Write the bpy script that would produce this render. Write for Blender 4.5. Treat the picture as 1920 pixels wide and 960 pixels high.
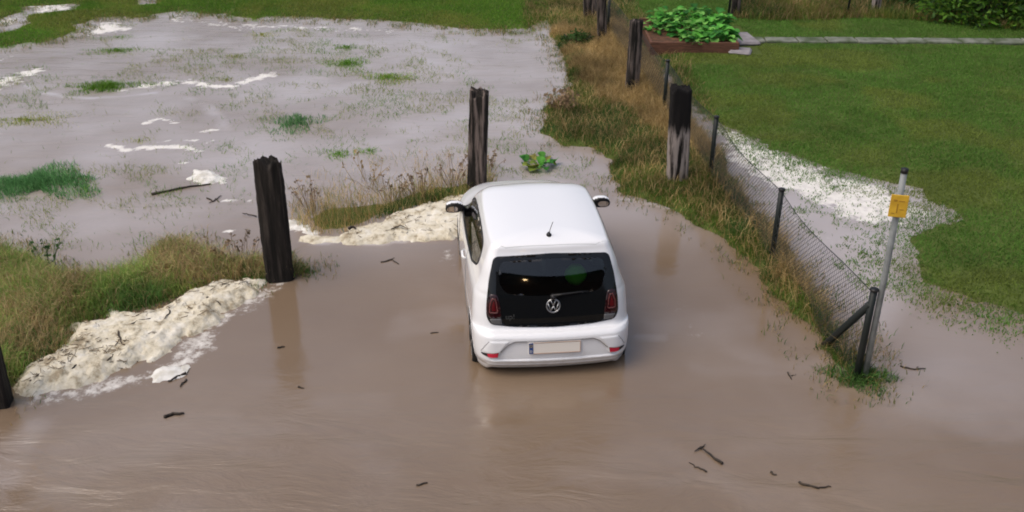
import bpy, math, random
import numpy as np
from mathutils import Vector, Matrix, geometry
from mathutils.bvhtree import BVHTree

# ------------------------------------------------------------------ camera, world, sun, exposure
S = bpy.context.scene
for o in list(bpy.data.objects): bpy.data.objects.remove(o)
C = S.collection
FPX, PITCH, ROLL, CAMH = 1800.0, 0.47539, 0.0076, 5.50          # z = 0 is the flood water's surface
cp, sp, cr, sr = math.cos(PITCH), math.sin(PITCH), math.cos(ROLL), math.sin(ROLL)
Fv = np.array([0, cp, -sp]); _U = np.array([0, sp, cp]); _R = np.array([1.0, 0, 0])
Rv = cr*_R + sr*_U; Uv = -sr*_R + cr*_U
cam_d = bpy.data.cameras.new('camera'); cam = bpy.data.objects.new('camera', cam_d); C.objects.link(cam)
cam_d.sensor_width = 36; cam_d.lens = FPX/1920*36; cam_d.clip_start = .1; cam_d.clip_end = 2000
cam.matrix_world = Matrix(((Rv[0], Uv[0], -Fv[0], 0), (Rv[1], Uv[1], -Fv[1], 0), (Rv[2], Uv[2], -Fv[2], CAMH), (0, 0, 0, 1)))
S.camera = cam
W = bpy.data.worlds.new("World"); S.world = W; W.use_nodes = True
SUN_EL, SUN_AZ = 60.0, 248.0                                     # azimuth measured clockwise from +Y
wn = W.node_tree.nodes; wl = W.node_tree.links
bg = wn['Background']; sky = wn.new('ShaderNodeTexSky'); sky.sky_type = 'NISHITA'; sky.sun_disc = False
sky.sun_elevation = math.radians(SUN_EL); sky.sun_rotation = math.radians(SUN_AZ)
sky.air_density = 1.0; sky.dust_density = 7.0; sky.ozone_density = 1.0
hs = wn.new('ShaderNodeHueSaturation'); hs.inputs['Saturation'].default_value = .92
wl.new(sky.outputs[0], hs.inputs['Color']); wl.new(hs.outputs[0], bg.inputs[0]); bg.inputs[1].default_value = .15
sl = bpy.data.lights.new('sun', 'SUN'); sl.energy = .5; sl.angle = math.radians(50); sl.color = (1, .985, .96)
so = bpy.data.objects.new('sun', sl); C.objects.link(so)
_d = Vector((math.sin(math.radians(SUN_AZ))*math.cos(math.radians(SUN_EL)), math.cos(math.radians(SUN_AZ))*math.cos(math.radians(SUN_EL)), math.sin(math.radians(SUN_EL))))
so.rotation_euler = _d.to_track_quat('Z', 'Y').to_euler(); so.location = (0, -20, 40)
S.view_settings.view_transform = 'Standard'; S.view_settings.look = 'None'
S.view_settings.exposure = 0.12; S.view_settings.gamma = 1.0; S.view_settings.use_curve_mapping = False
S.cycles.filter_width = 1.9; S.cycles.max_bounces = 8; S.cycles.transparent_max_bounces = 12
try: S.cycles.use_denoising = True
except Exception: pass

rng = np.random.default_rng(7); random.seed(7)

# ------------------------------------------------------------------ helpers
def at(px, py, z=0.0):                                           # photo pixel (1920 x 960) -> point at height z
    d = Fv*FPX + Rv*(px-960) - Uv*(py-480); t = (z-CAMH)/d[2]
    return np.array([0, 0, CAMH]) + d*t
def at_many(pts, z=0.0): return np.array([at(a, b, z)[:2] for a, b in pts])
def to_px(x, y, z):
    v = np.stack([x, y, z-CAMH], -1); w = v@Fv
    return 960+FPX*(v@Rv)/w, 480-FPX*(v@Uv)/w
def tag(o, label=None, cat=None, group=None, kind=None):
    if label: o['label'] = label
    if cat: o['category'] = cat
    if group: o['group'] = group
    if kind: o['kind'] = kind
    return o
def empty(name, loc=(0, 0, 0), rz=0):
    o = bpy.data.objects.new(name, None); C.objects.link(o); o.location = loc; o.rotation_euler = (0, 0, rz)
    o.empty_display_size = .1; return o
def link(name, me, parent=None, mats=None, smooth=True):
    o = bpy.data.objects.new(name, me); C.objects.link(o)
    if parent is not None: o.parent = parent
    for m in (mats if isinstance(mats, (list, tuple)) else [mats] if mats else []): me.materials.append(m)
    me.polygons.foreach_set('use_smooth', [smooth]*len(me.polygons)); me.update(); return o
def mesh(name, V, Fc, mats=None, parent=None, smooth=True, mi=None):
    me = bpy.data.meshes.new(name); me.from_pydata([tuple(map(float, v)) for v in V], [], [tuple(map(int, f)) for f in Fc])
    o = link(name, me, parent, mats, smooth)
    if mi is not None: me.polygons.foreach_set('material_index', list(map(int, mi)))
    return o
class MB:                                                        # collects simple shapes into ONE mesh
    def __init__(s): s.V = []; s.F = []
    def add(s, V, Fc):
        n = len(s.V); s.V += [tuple(map(float, v)) for v in V]; s.F += [tuple(i+n for i in f) for f in Fc]; return s
    def box(s, c, d, rz=0, bev=0.0):
        cx, cy, cz = c; hx, hy, hz = d[0]/2, d[1]/2, d[2]/2; b = min(bev, hx*.9, hy*.9, hz*.9)
        co, si = math.cos(rz), math.sin(rz)
        if b <= 0:
            V = [(x*hx, y*hy, z*hz) for z in (-1, 1) for y in (-1, 1) for x in (-1, 1)]
            Fc = [(0, 2, 3, 1), (4, 5, 7, 6), (0, 1, 5, 4), (2, 6, 7, 3), (0, 4, 6, 2), (1, 3, 7, 5)]
        else:
            def ring(hx, hy, z, r): return [(hx-r, -hy, z), (hx, -hy+r, z), (hx, hy-r, z), (hx-r, hy, z), (-hx+r, hy, z), (-hx, hy-r, z), (-hx, -hy+r, z), (-hx+r, -hy, z)]
            V = ring(hx-b, hy-b, -hz, b*.4)+ring(hx, hy, -hz+b, b)+ring(hx, hy, hz-b, b)+ring(hx-b, hy-b, hz, b*.4)
            Fc = [tuple(range(7, -1, -1)), tuple(range(24, 32))]
            for k in range(3):
                for i in range(8): j = (i+1) % 8; Fc.append((k*8+i, k*8+j, k*8+8+j, k*8+8+i))
        return s.add([(cx+x*co-y*si, cy+x*si+y*co, cz+z) for x, y, z in V], Fc)
    def tube(s, pts, r, n=8, cap=True):
        pts = [Vector(map(float, p)) for p in pts]; R = r if isinstance(r, (list, tuple)) else [r]*len(pts)
        V = []; up = None
        for i, p in enumerate(pts):
            t = (pts[min(i+1, len(pts)-1)]-pts[max(i-1, 0)]).normalized()
            a = t.cross(Vector((0, 0, 1)) if up is None else up)
            if a.length < 1e-3: a = t.cross(Vector((1, 0, 0)))
            a.normalize(); b = a.cross(t).normalized(); up = b
            for k in range(n):
                q = 2*math.pi*k/n; V.append(p+(a*math.cos(q)+b*math.sin(q))*R[i])
        Fc = []
        for i in range(len(pts)-1):
            for k in range(n): Fc.append((i*n+k, i*n+(k+1) % n, (i+1)*n+(k+1) % n, (i+1)*n+k))
        if cap: Fc += [tuple(range(n))[::-1], tuple(range((len(pts)-1)*n, len(pts)*n))]
        return s.add(V, Fc)
    def lathe(s, prof, n=32, M=None):                            # prof: (radius, height) pairs turned about Z
        V = []; M = M or Matrix()
        for r, h in prof:
            for k in range(n): q = 2*math.pi*k/n; V.append(M@Vector((r*math.cos(q), r*math.sin(q), h)))
        Fc = [(i*n+k, i*n+(k+1) % n, (i+1)*n+(k+1) % n, (i+1)*n+k) for i in range(len(prof)-1) for k in range(n)]
        Fc += [tuple(range(n))[::-1], tuple(range((len(prof)-1)*n, len(prof)*n))]
        return s.add(V, Fc)
    def build(s, name, mats, parent=None, smooth=False): return mesh(name, s.V, s.F, mats, parent, smooth)

def _h(ix, iy, seed):
    n = (ix.astype(np.int64)*374761393+iy.astype(np.int64)*668265263+seed*1442695041) & 0x7fffffff
    n = ((n ^ (n >> 13))*1274126177) & 0x7fffffff
    return ((n ^ (n >> 16)) & 0xffff)/65535.0
def vnoise(x, y, seed=0):
    ix, iy = np.floor(x), np.floor(y); fx, fy = x-ix, y-iy
    fx = fx*fx*fx*(fx*(fx*6-15)+10); fy = fy*fy*fy*(fy*(fy*6-15)+10)
    a, b, c, d = _h(ix, iy, seed), _h(ix+1, iy, seed), _h(ix, iy+1, seed), _h(ix+1, iy+1, seed)
    return (a*(1-fx)+b*fx)*(1-fy)+(c*(1-fx)+d*fx)*fy
def fbm(x, y, sc=1.0, octv=4, seed=0, gain=.5):
    x = np.asarray(x, float)/sc; y = np.asarray(y, float)/sc; t = 0; a = 1; n = 0
    for k in range(octv): t = t+a*vnoise(x, y, seed+k*17); n += a; a *= gain; x = x*2.03+5.1; y = y*2.03+1.7
    return t/n                                                   # 0..1, mean .5
def worley(x, y, sc, seed=0):
    x = np.asarray(x)/sc; y = np.asarray(y)/sc; ix, iy = np.floor(x), np.floor(y); best = np.full(x.shape, 9.0)
    for dx in (-1, 0, 1):
        for dy in (-1, 0, 1):
            jx, jy = ix+dx, iy+dy
            best = np.minimum(best, np.hypot(jx+_h(jx, jy, seed)-x, jy+_h(jx, jy, seed+9)-y))
    return best
def sdist(x, y, poly):                                           # signed distance to polygon, negative inside
    x = np.asarray(x, float); y = np.asarray(y, float); d = np.full(x.shape, 1e9); ins = np.zeros(x.shape, bool)
    n = len(poly)
    for i in range(n):
        ax, ay = poly[i]; bx, by = poly[(i+1) % n]; ex, ey = bx-ax, by-ay
        t = np.clip(((x-ax)*ex+(y-ay)*ey)/max(ex*ex+ey*ey, 1e-12), 0, 1)
        d = np.minimum(d, np.hypot(x-ax-t*ex, y-ay-t*ey))
        c = (ay > y) != (by > y)
        with np.errstate(divide='ignore', invalid='ignore'): ins ^= c & (x < ex*(y-ay)/(ey if ey else 1e-12)+ax)
    return np.where(ins, -d, d)
def ldist(x, y, line):                                           # distance to an open polyline
    d = np.full(np.shape(x), 1e9)
    for i in range(len(line)-1):
        ax, ay = line[i]; bx, by = line[i+1]; ex, ey = bx-ax, by-ay
        t = np.clip(((x-ax)*ex+(y-ay)*ey)/max(ex*ex+ey*ey, 1e-12), 0, 1); d = np.minimum(d, np.hypot(x-ax-t*ex, y-ay-t*ey))
    return d
def sstep(a, b, v): t = np.clip((v-a)/(b-a), 0, 1); return t*t*(3-2*t)

def mat(name, col, rough=.5, spec=.5, metal=0.0, coat=0.0, ior=1.45):
    m = bpy.data.materials.new(name); m.use_nodes = True; p = m.node_tree.nodes['Principled BSDF']
    p.inputs['Base Color'].default_value = (*col, 1); p.inputs['Roughness'].default_value = rough
    p.inputs['Metallic'].default_value = metal; p.inputs['Specular IOR Level'].default_value = spec
    p.inputs['IOR'].default_value = ior; p.inputs['Coat Weight'].default_value = coat; p.inputs['Coat Roughness'].default_value = .04
    return m
def nd(m, t, **k):
    n = m.node_tree.nodes.new(t)
    for a, v in k.items():
        if hasattr(n, a): setattr(n, a, v)
    return n
def lk(m, a, b): m.node_tree.links.new(a, b)
def P(m): return m.node_tree.nodes['Principled BSDF']
def noisy(m, c1, c2, scale=8, detail=6, lo=.35, hi=.65, bump=0.0, bscale=None, stretch=(1, 1, 1)):
    tc = nd(m, 'ShaderNodeTexCoord'); mp = nd(m, 'ShaderNodeMapping'); mp.inputs['Scale'].default_value = stretch
    lk(m, tc.outputs['Object'], mp.inputs['Vector'])
    n = nd(m, 'ShaderNodeTexNoise'); n.inputs['Scale'].default_value = scale; n.inputs['Detail'].default_value = detail
    lk(m, mp.outputs[0], n.inputs['Vector'])
    r = nd(m, 'ShaderNodeValToRGB'); r.color_ramp.elements[0].position = lo; r.color_ramp.elements[1].position = hi
    r.color_ramp.elements[0].color = (*c1, 1); r.color_ramp.elements[1].color = (*c2, 1)
    lk(m, n.outputs['Fac'], r.inputs[0]); lk(m, r.outputs[0], P(m).inputs['Base Color'])
    if bump:
        n2 = nd(m, 'ShaderNodeTexNoise'); n2.inputs['Scale'].default_value = bscale or scale*3; n2.inputs['Detail'].default_value = 8
        lk(m, mp.outputs[0], n2.inputs['Vector']); b = nd(m, 'ShaderNodeBump'); b.inputs['Strength'].default_value = bump; b.inputs['Distance'].default_value = .02
        lk(m, n2.outputs['Fac'], b.inputs['Height']); lk(m, b.outputs[0], P(m).inputs['Normal'])
    return m
# ------------------------------------------------------------------ ground, flood water, path
VERGE = at_many([(1015, -40), (1022, 30), (1035, 70), (1048, 110), (1068, 160), (1045, 185), (1015, 205), (1018, 240), (1050, 275), (1100, 280), (1140, 300), (1165, 340), (1175, 366), (1235, 378), (1265, 400),
  (1315, 420), (1370, 455), (1410, 500), (1445, 550), (1485, 590), (1530, 650), (1572, 690), (1600, 722), (1632, 716), (1640, 690), (1612, 650), (1560, 585), (1500, 515), (1462, 465), (1405, 390), (1350, 300),
  (1300, 240), (1270, 190), (1240, 130), (1200, 80), (1160, 30), (1130, -40)])
LAWN = at_many([(1100, -60), (1130, 30), (1170, 80), (1220, 140), (1262, 190), (1300, 225), (1338, 244), (1352, 248), (1400, 268), (1455, 292), (1540, 328), (1640, 342), (1705, 358), (1748, 392), (1725, 424), (1690, 432), (1660, 470), (1668, 510), (1705, 545), (1790, 570), (1925, 612), (2300, 720), (2700, 500), (2400, -60)])
FAR = at_many([(-900, 150), (-200, 110), (0, 92), (60, 84), (135, 76), (160, 50), (200, 36), (270, 36), (330, 28), (400, 34), (480, 40), (530, 34), (610, 40), (690, 42), (760, 48), (840, 56), (930, 60), (1012, 58), (1060, 30), (1070, -200), (-900, -200)])
BANK = at_many([(-500, 560), (-200, 480), (0, 462), (60, 478), (110, 515), (180, 520), (250, 500), (300, 462), (370, 458), (420, 490), (480, 498), (560, 494), (572, 510), (500, 524), (420, 530), (340, 562), (250, 590), (155, 612), (135, 655), (60, 690), (30, 728), (-20, 765), (-300, 860), (-700, 900)])
MIDB = at_many([(560, 405), (600, 385), (700, 380), (780, 360), (870, 345), (930, 340), (930, 360), (860, 372), (740, 402), (650, 435), (600, 440), (565, 430)])
HOLES = [at_many([(-60, 58), (40, 26), (45, 46), (20, 60), (-60, 75)]), at_many([(45, 14), (140, 8), (130, 20), (60, 26)]), at_many([(265, 0), (290, -4), (285, 8), (262, 10)])]
def land(x, y):                                                  # height of the ground over the water level
    n = fbm(x, y, .9, 4, 3)-.5; nf = fbm(x, y, .22, 3, 11)-.5; e = n*.5+nf*.28
    base = -.075+.05*(fbm(x, y, 2.2, 4, 21)-.5)+.05*nf
    yard = sstep(-.4, .5, 0.0+9.6-y+.0*x)*1.0
    base = base-.06*yard
    def rise(poly, slope, top, soft=1.0, o=.30): return np.minimum(-.06+slope*np.maximum(o-(sdist(x, y, poly)+e*soft), -1), top)
    h = np.maximum(base, rise(VERGE, .60, .10+.05*n, .8, .06))
    fr = rise(FAR, .10, .06+.03*n)
    for H_ in HOLES: fr = np.minimum(fr, -.03+.25*np.maximum(sdist(x, y, H_)+e*.5, -.2))
    h = np.maximum(h, fr)
    h = np.maximum(h, rise(LAWN, .10, .07+.04*n, 1.1))
    h = np.maximum(h, rise(BANK, .35, .10+.06*n, .5, .1))
    h = np.maximum(h, rise(MIDB, .16, .03+.04*n, .7))
    return h
def axis(lo, hi, st, far):
    a = list(np.arange(lo, hi+1e-6, st)); s = st; v = lo; L = []
    while v > -far: s *= 1.35; v -= s; L.append(v)
    s = st; v = hi; R_ = []
    while v < far: s *= 1.35; v += s; R_.append(v)
    return np.array(L[::-1]+a+R_)
def grid_mesh(name, xs, ys, zfun, m, cols=None):
    X, Y = np.meshgrid(xs, ys); Z = zfun(X, Y); nx, ny = len(xs), len(ys)
    V = np.stack([X.ravel(), Y.ravel(), Z.ravel()], 1).astype(np.float32)
    i = np.arange(nx-1)[None, :]+np.arange(ny-1)[:, None]*nx; F4 = np.stack([i, i+1, i+nx+1, i+nx], -1).reshape(-1, 4)
    return raw_mesh(name, V, F4, m, cols)
def raw_mesh(name, V, F4, m, cols=None, parent=None, smooth=True):
    k = F4.shape[1]; me = bpy.data.meshes.new(name); me.vertices.add(len(V)); me.vertices.foreach_set('co', V.astype(np.float32).ravel())
    me.loops.add(F4.size); me.loops.foreach_set('vertex_index', F4.astype(np.int32).ravel())
    me.polygons.add(len(F4)); me.polygons.foreach_set('loop_start', np.arange(0, F4.size, k, dtype=np.int32)); me.polygons.foreach_set('loop_total', np.full(len(F4), k, np.int32))
    me.update(calc_edges=True)
    for cn, a in (cols or {}).items():
        if a.ndim == 1: at_ = me.attributes.new(cn, 'FLOAT', 'POINT'); at_.data.foreach_set('value', a.astype(np.float32))
        else: at_ = me.color_attributes.new(cn, 'FLOAT_COLOR', 'POINT'); at_.data.foreach_set('color', np.c_[a, np.ones(len(a))].astype(np.float32).ravel())
    return link(name, me, parent, m, smooth)
# ground: soil and low sward above the water, mud under it
gm = noisy(mat('soil_and_sward', (.05, .06, .02), .95, .2), (.055, .075, .016), (.085, .115, .028), 2.2, 8, .35, .65, .5, 30)
z_ = nd(gm, 'ShaderNodeNewGeometry'); z_s = nd(gm, 'ShaderNodeSeparateXYZ'); lk(gm, z_.outputs['Position'], z_s.inputs[0]); z_r = nd(gm, 'ShaderNodeMapRange'); z_r.inputs[1].default_value = -.03; z_r.inputs[2].default_value = .012; lk(gm, z_s.outputs[2], z_r.inputs[0])
z_m = nd(gm, 'ShaderNodeMix', data_type='RGBA'); z_l = P(gm).inputs['Base Color'].links[0].from_socket; lk(gm, z_r.outputs[0], z_m.inputs[0]); z_m.inputs[6].default_value = (.13, .095, .055, 1); lk(gm, z_l, z_m.inputs[7]); lk(gm, z_m.outputs[2], P(gm).inputs['Base Color'])  # wet mud at the waterline
xs, ys = axis(-15, 15, .09, 300), axis(4, 27, .09, 300)
g = grid_mesh('ground', xs, ys, land, gm); tag(g, 'low grassy ground and muddy yard under the flood', 'ground', kind='structure')

# flood water: foam, scum and painted sky sheen as masks carried by the sheet itself
wx, wy = np.arange(-16, 16.01, .07), np.arange(3.5, 27, .07)
WX, WY = np.meshgrid(wx, wy); fo = np.zeros(WX.shape); film_sheen = np.zeros(WX.shape)
def streak(pts, w, s=1.0, br=.5):
    global fo, film_sheen
    d = ldist(WX, WY, at_many(pts)); k = np.clip(1-d/w, 0, 1); n = fbm(WX, WY, .16, 4, len(pts)*7+int(pts[0][0]) % 50)
    if s < .62: film_sheen = np.maximum(film_sheen, s*1.35*sstep(0, .9, k)*(.45+.9*fbm(WX, WY, .35, 3, 8))); return       # a thin film, not froth
    fo = np.maximum(fo, s*.85*sstep(br-.2, br+.34, k*.75+(n-.5)*1.1)*sstep(0, .25, k))
def area(pts, w, s=1.0, br=.5):
    global fo
    d = -sdist(WX, WY, at_many(pts)); k = sstep(-w, w, d); n = .65*fbm(WX, WY, .26, 5, len(pts)*9)+.35*fbm(WX, WY, .10, 3, len(pts)*5+int(abs(pts[0][0])) % 40)
    fo = np.maximum(fo, s*.85*sstep(br-.22, br+.36, k*.8+(n-.5)*1.3)*sstep(0, .2, k))
# field: arcs and patches left of the fence
streak([(-20, 165), (20, 148), (50, 138), (62, 133)], .45, .9, .45)
streak([(50, 160), (80, 173), (120, 181), (170, 184), (230, 181), (290, 174)], .16, .6, .35)
streak([(290, 175), (340, 178), (385, 195), (410, 220), (425, 250), (470, 285)], .32, .40, .35)
streak([(350, 185), (400, 200), (440, 235), (500, 285)], .3, .28, .35)
streak([(240, 168), (290, 158), (340, 152), (390, 162), (410, 160)], .30, .95, .48)
streak([(430, 162), (470, 152), (505, 140)], .30, .9, .5)
streak([(275, 230), (300, 222), (330, 230)], .12, .8, .45); streak([(378, 246), (405, 243)], .14, .9, .4); streak([(385, 268), (402, 262)], .10, .9, .4)
streak([(205, 272), (230, 282), (270, 278), (330, 275), (378, 284)], .16, .95, .42); streak([(300, 266), (320, 264)], .07, .8, .4); streak([(345, 264), (365, 263)], .06, .8, .4)
streak([(415, 378), (450, 374), (470, 376)], .07, .9, .35); streak([(340, 305), (350, 306)], .06, .9, .4); streak([(425, 433), (440, 432)], .06, .9, .4)
area([(150, 62), (190, 40), (240, 40), (250, 52), (200, 66), (160, 72)], .5, .85, .55)
area([(300, 30), (345, 22), (370, 34), (420, 42), (500, 44), (620, 46), (700, 50), (840, 60), (700, 62), (560, 60), (430, 55), (330, 44)], .6, .7, .62)
area([(90, 60), (0, 120), (0, 95)], .6, .5, .6); area([(45, 8), (140, 4), (130, 20), (60, 28)], .3, .8, .5); area([(-50, 50), (40, 28), (30, 48)], .3, .7, .55)
streak([(620, 70), (760, 95), (880, 118), (980, 140), (1020, 160)], .5, .28, .45); streak([(700, 60), (830, 72), (1000, 70)], .4, .35, .5)
streak([(640, 84), (720, 92), (790, 88)], .5, .3, .45)
# garden channel right of the fence
area([(1340, 236), (1395, 256), (1450, 278), (1530, 314), (1590, 338), (1660, 350), (1690, 400), (1640, 420), (1580, 410), (1500, 372), (1440, 345), (1400, 330), (1365, 295)], .40, .80, .40)
area([(1540, 335), (1650, 345), (1785, 400), (1720, 425), (1640, 410)], .40, .8, .52)
area([(1380, 320), (1440, 350), (1500, 400), (1560, 460), (1520, 440), (1450, 400)], .4, .35, .5)
# yard
area([(70, 742), (190, 716), (300, 690), (350, 640), (430, 580), (480, 545), (530, 528), (500, 555), (420, 612), (380, 665), (330, 700), (230, 728), (130, 748)], .30, .55, .36)
streak([(525, 425), (560, 428), (588, 438)], .12, .8, .35); streak([(570, 450), (600, 456), (650, 452), (700, 458), (760, 452)], .08, .6, .4)
area([(1230, 560), (1300, 556), (1335, 600), (1330, 640), (1290, 640), (1240, 600)], .5, .10, .6); streak([(1200, 632), (1240, 634)], .10, .15, .4); streak([(1160, 372), (1200, 378), (1260, 390)], .10, .5, .4)
area([(815, 465), (850, 470), (860, 505), (835, 500)], .15, .55, .55)
streak([(60, 800), (20, 850), (10, 900)], .25, .14, .5)
wq = fbm(WX, WY, 1.5, 3, 70)*2.2; wn_ = fbm(WX*.55+wq, WY+wq*.6, .9, 5, 78)          # thin silt and scum drawn out by the current
film0 = film_sheen; film_sheen = .62*sstep(-.5, 2.5, WY-10.5-.15*WX)*sstep(4, 0, WX-1.5)*(.8+1.3*(fbm(WX, WY, 1.6, 4, 77)-.5))  # pale field tone: scum plus sky reflection put into the colour
film_sheen = np.maximum(film_sheen, .62*sstep(.5, -.4, sdist(WX, WY, at_many([(1330, 225), (1400, 262), (1540, 320), (1740, 350), (1800, 400), (1700, 480), (1700, 560), (1660, 620), (1560, 560), (1440, 400)]))))
film_sheen = np.maximum(film_sheen, .22*sstep(.6, -.6, sdist(WX, WY, at_many([(1680, 480), (1720, 560), (1930, 640), (2100, 800), (1700, 760), (1650, 640), (1600, 560)]))))
film_sheen = np.clip(np.maximum(film_sheen, film0)+.05+.10*sstep(.45, .9, wn_)+.10*(fbm(WX, WY, 2.0, 5, 79)-.5), 0, 1)
rip = sstep(8.8, 6.0, WY)*.75+.13+.25*sstep(9.5, 12, WY)*(WX < 1)
wm = mat('muddy_flood_water', (.17, .12, .075), .05, .5, 0, 0, 1.85)
tc = nd(wm, 'ShaderNodeTexCoord'); mp = nd(wm, 'ShaderNodeMapping'); mp.inputs['Rotation'].default_value = (0, 0, math.radians(-38)); mp.inputs['Scale'].default_value = (.55, 1.6, 1); lk(wm, tc.outputs['Object'], mp.inputs['Vector'])
n1 = nd(wm, 'ShaderNodeTexNoise'); n1.inputs['Scale'].default_value = 2.1; n1.inputs['Detail'].default_value = 7; n1.inputs['Roughness'].default_value = .6; n1.inputs['Distortion'].default_value = .9; lk(wm, mp.outputs[0], n1.inputs['Vector'])
n2 = nd(wm, 'ShaderNodeTexNoise'); n2.inputs['Scale'].default_value = 16; n2.inputs['Detail'].default_value = 4; lk(wm, mp.outputs[0], n2.inputs['Vector'])
ar = nd(wm, 'ShaderNodeAttribute', attribute_name='ripple'); af = nd(wm, 'ShaderNodeAttribute', attribute_name='foam'); al = nd(wm, 'ShaderNodeAttribute', attribute_name='film_sheen')
ad = nd(wm, 'ShaderNodeMath', operation='MULTIPLY_ADD'); lk(wm, n2.outputs['Fac'], ad.inputs[0]); ad.inputs[1].default_value = .09; lk(wm, n1.outputs['Fac'], ad.inputs[2])
mu = nd(wm, 'ShaderNodeMath', operation='MULTIPLY'); lk(wm, ad.outputs[0], mu.inputs[0]); lk(wm, ar.outputs['Fac'], mu.inputs[1])
bp = nd(wm, 'ShaderNodeBump'); bp.inputs['Strength'].default_value = 1.0; bp.inputs['Distance'].default_value = .046; lk(wm, mu.outputs[0], bp.inputs['Height']); lk(wm, bp.outputs[0], P(wm).inputs['Normal'])
n3 = nd(wm, 'ShaderNodeTexNoise'); n3.inputs['Scale'].default_value = .5; n3.inputs['Detail'].default_value = 6; lk(wm, tc.outputs['Object'], n3.inputs['Vector'])
r3 = nd(wm, 'ShaderNodeValToRGB'); r3.color_ramp.elements[0].position = .3; r3.color_ramp.elements[1].position = .7; r3.color_ramp.elements[0].color = (.158, .106, .062, 1); r3.color_ramp.elements[1].color = (.190, .134, .084, 1); lk(wm, n3.outputs['Fac'], r3.inputs[0])
m1 = nd(wm, 'ShaderNodeMix', data_type='RGBA'); lk(wm, al.outputs['Fac'], m1.inputs[0]); lk(wm, r3.outputs[0], m1.inputs[6]); m1.inputs[7].default_value = (.48, .45, .455, 1)  # pale mix colour covers scum and the painted sky sheen
m2 = nd(wm, 'ShaderNodeMix', data_type='RGBA'); n4 = nd(wm, 'ShaderNodeTexNoise'); n4.inputs['Scale'].default_value = 9; n4.inputs['Detail'].default_value = 9; n4.inputs['Roughness'].default_value = .72; lk(wm, tc.outputs['Object'], n4.inputs['Vector'])
f1 = nd(wm, 'ShaderNodeMath', operation='MULTIPLY_ADD'); lk(wm, n4.outputs['Fac'], f1.inputs[0]); f1.inputs[1].default_value = 2.2; f1.inputs[2].default_value = -1.1
f2 = nd(wm, 'ShaderNodeMath', operation='MULTIPLY_ADD'); lk(wm, af.outputs['Fac'], f2.inputs[0]); f2.inputs[1].default_value = 1.15; lk(wm, f1.outputs[0], f2.inputs[2])
f3 = nd(wm, 'ShaderNodeMapRange'); f3.interpolation_type = 'SMOOTHSTEP'; lk(wm, f2.outputs[0], f3.inputs[0]); f3.inputs[1].default_value = .12; f3.inputs[2].default_value = .95
f4 = nd(wm, 'ShaderNodeMath', operation='MULTIPLY'); lk(wm, f3.outputs[0], f4.inputs[0]); f5 = nd(wm, 'ShaderNodeMapRange'); lk(wm, af.outputs['Fac'], f5.inputs[0]); f5.inputs[2].default_value = .15; lk(wm, f5.outputs[0], f4.inputs[1])
lk(wm, f4.outputs[0], m2.inputs[0]); lk(wm, m1.outputs[2], m2.inputs[6]); m2.inputs[7].default_value = (.70, .68, .64, 1); lk(wm, m2.outputs[2], P(wm).inputs['Base Color'])
mr = nd(wm, 'ShaderNodeMapRange'); lk(wm, f4.outputs[0], mr.inputs[0]); mr.inputs[3].default_value = .045; mr.inputs[4].default_value = .8; lk(wm, mr.outputs[0], P(wm).inputs['Roughness'])
i = np.arange(len(wx)-1)[None, :]+np.arange(len(wy)-1)[:, None]*len(wx)
wo = raw_mesh('flood_water', np.stack([WX.ravel(), WY.ravel(), 0*WX.ravel()], 1), np.stack([i, i+1, i+len(wx)+1, i+len(wx)], -1).reshape(-1, 4), wm, {'foam': fo.ravel(), 'film_sheen': film_sheen.ravel(), 'ripple': rip.ravel()})
tag(wo, 'brown flood water with foam swirls over field and yard', 'water', kind='structure')
# stone path at the far end of the garden
pm = noisy(mat('path_stone', (.3, .29, .27), .8, .3), (.06, .08, .04), (.19, .20, .17), 4, 7, .35, .65, .3)
mb = MB(); x0, x1 = at(1368, 76)[0], at(2300, 76)[0]; k = 0; yb = at(1600, 77, .08)[1]
x = x0
while x < x1:
    w = .62+.25*random.random(); mb.box((x+w/2, yb+.02*random.uniform(-1, 1)+.004*(x-x0), .085+.008*random.random()), (w-.03, .36+.05*random.random(), .06), random.uniform(-.02, .02), .015); x += w
tag(mb.build('path', pm), 'narrow path of pale stone slabs across the back of the lawn', 'path', kind='structure')
mb = MB(); c = at(1375, 74, .09); mb.box((c[0]+.02, c[1]+.02, .095), (.92, .95, .075), .1, .03); c = at(1388, 96, .10); mb.box((c[0], c[1], .10), (.46, .44, .08), -.3, .06)
tag(mb.build('paving_slab', noisy(mat('slab_grey', (.3, .29, .3), .8), (.17, .155, .165), (.26, .245, .255), 6)), 'grey paving slabs beside the raised bed', 'paving', kind='structure')
# the house the picture is taken from: behind the camera, mirrored in the rear window of the car
HO = empty('house', (3.4, -4.2, 0)); tag(HO, 'dark house front mirrored in the rear window of the car', 'house')
MB().box((0, -.15, 2.8), (8.8, .30, 6.2)).build('wall', noisy(mat('dark_brick', (.10, .06, .045), .85), (.06, .04, .03), (.13, .08, .06), 6, 6), HO)
mb = MB(); mb.add([(-4.7, .45, 5.97), (4.7, .45, 5.97), (4.7, -6, 7.3), (-4.7, -6, 7.3), (-4.7, .45, 5.91), (4.7, .45, 5.91), (4.7, -6, 7.2), (-4.7, -6, 7.2)], [(0, 1, 2, 3), (7, 6, 5, 4), (0, 4, 5, 1), (2, 6, 7, 3), (1, 5, 6, 2), (0, 3, 7, 4)]); mb.build('roof', noisy(mat('dark_tiles', (.05, .04, .038), .8), (.035, .03, .03), (.06, .05, .045), 5), HO)
fr_m = mat('window_frame_white', (.10, .10, .10), .5); pane_m = mat('window_glass', (.02, .025, .03), .05)
for x in (-3.1, 2.6):
    f_ = MB().box((x, .03, 3.4), (1.3, .06, 1.35)).build('window', fr_m, HO); MB().box((x, .065, 3.4), (1.14, .012, 1.19)).build('pane', pane_m, f_)
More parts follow.
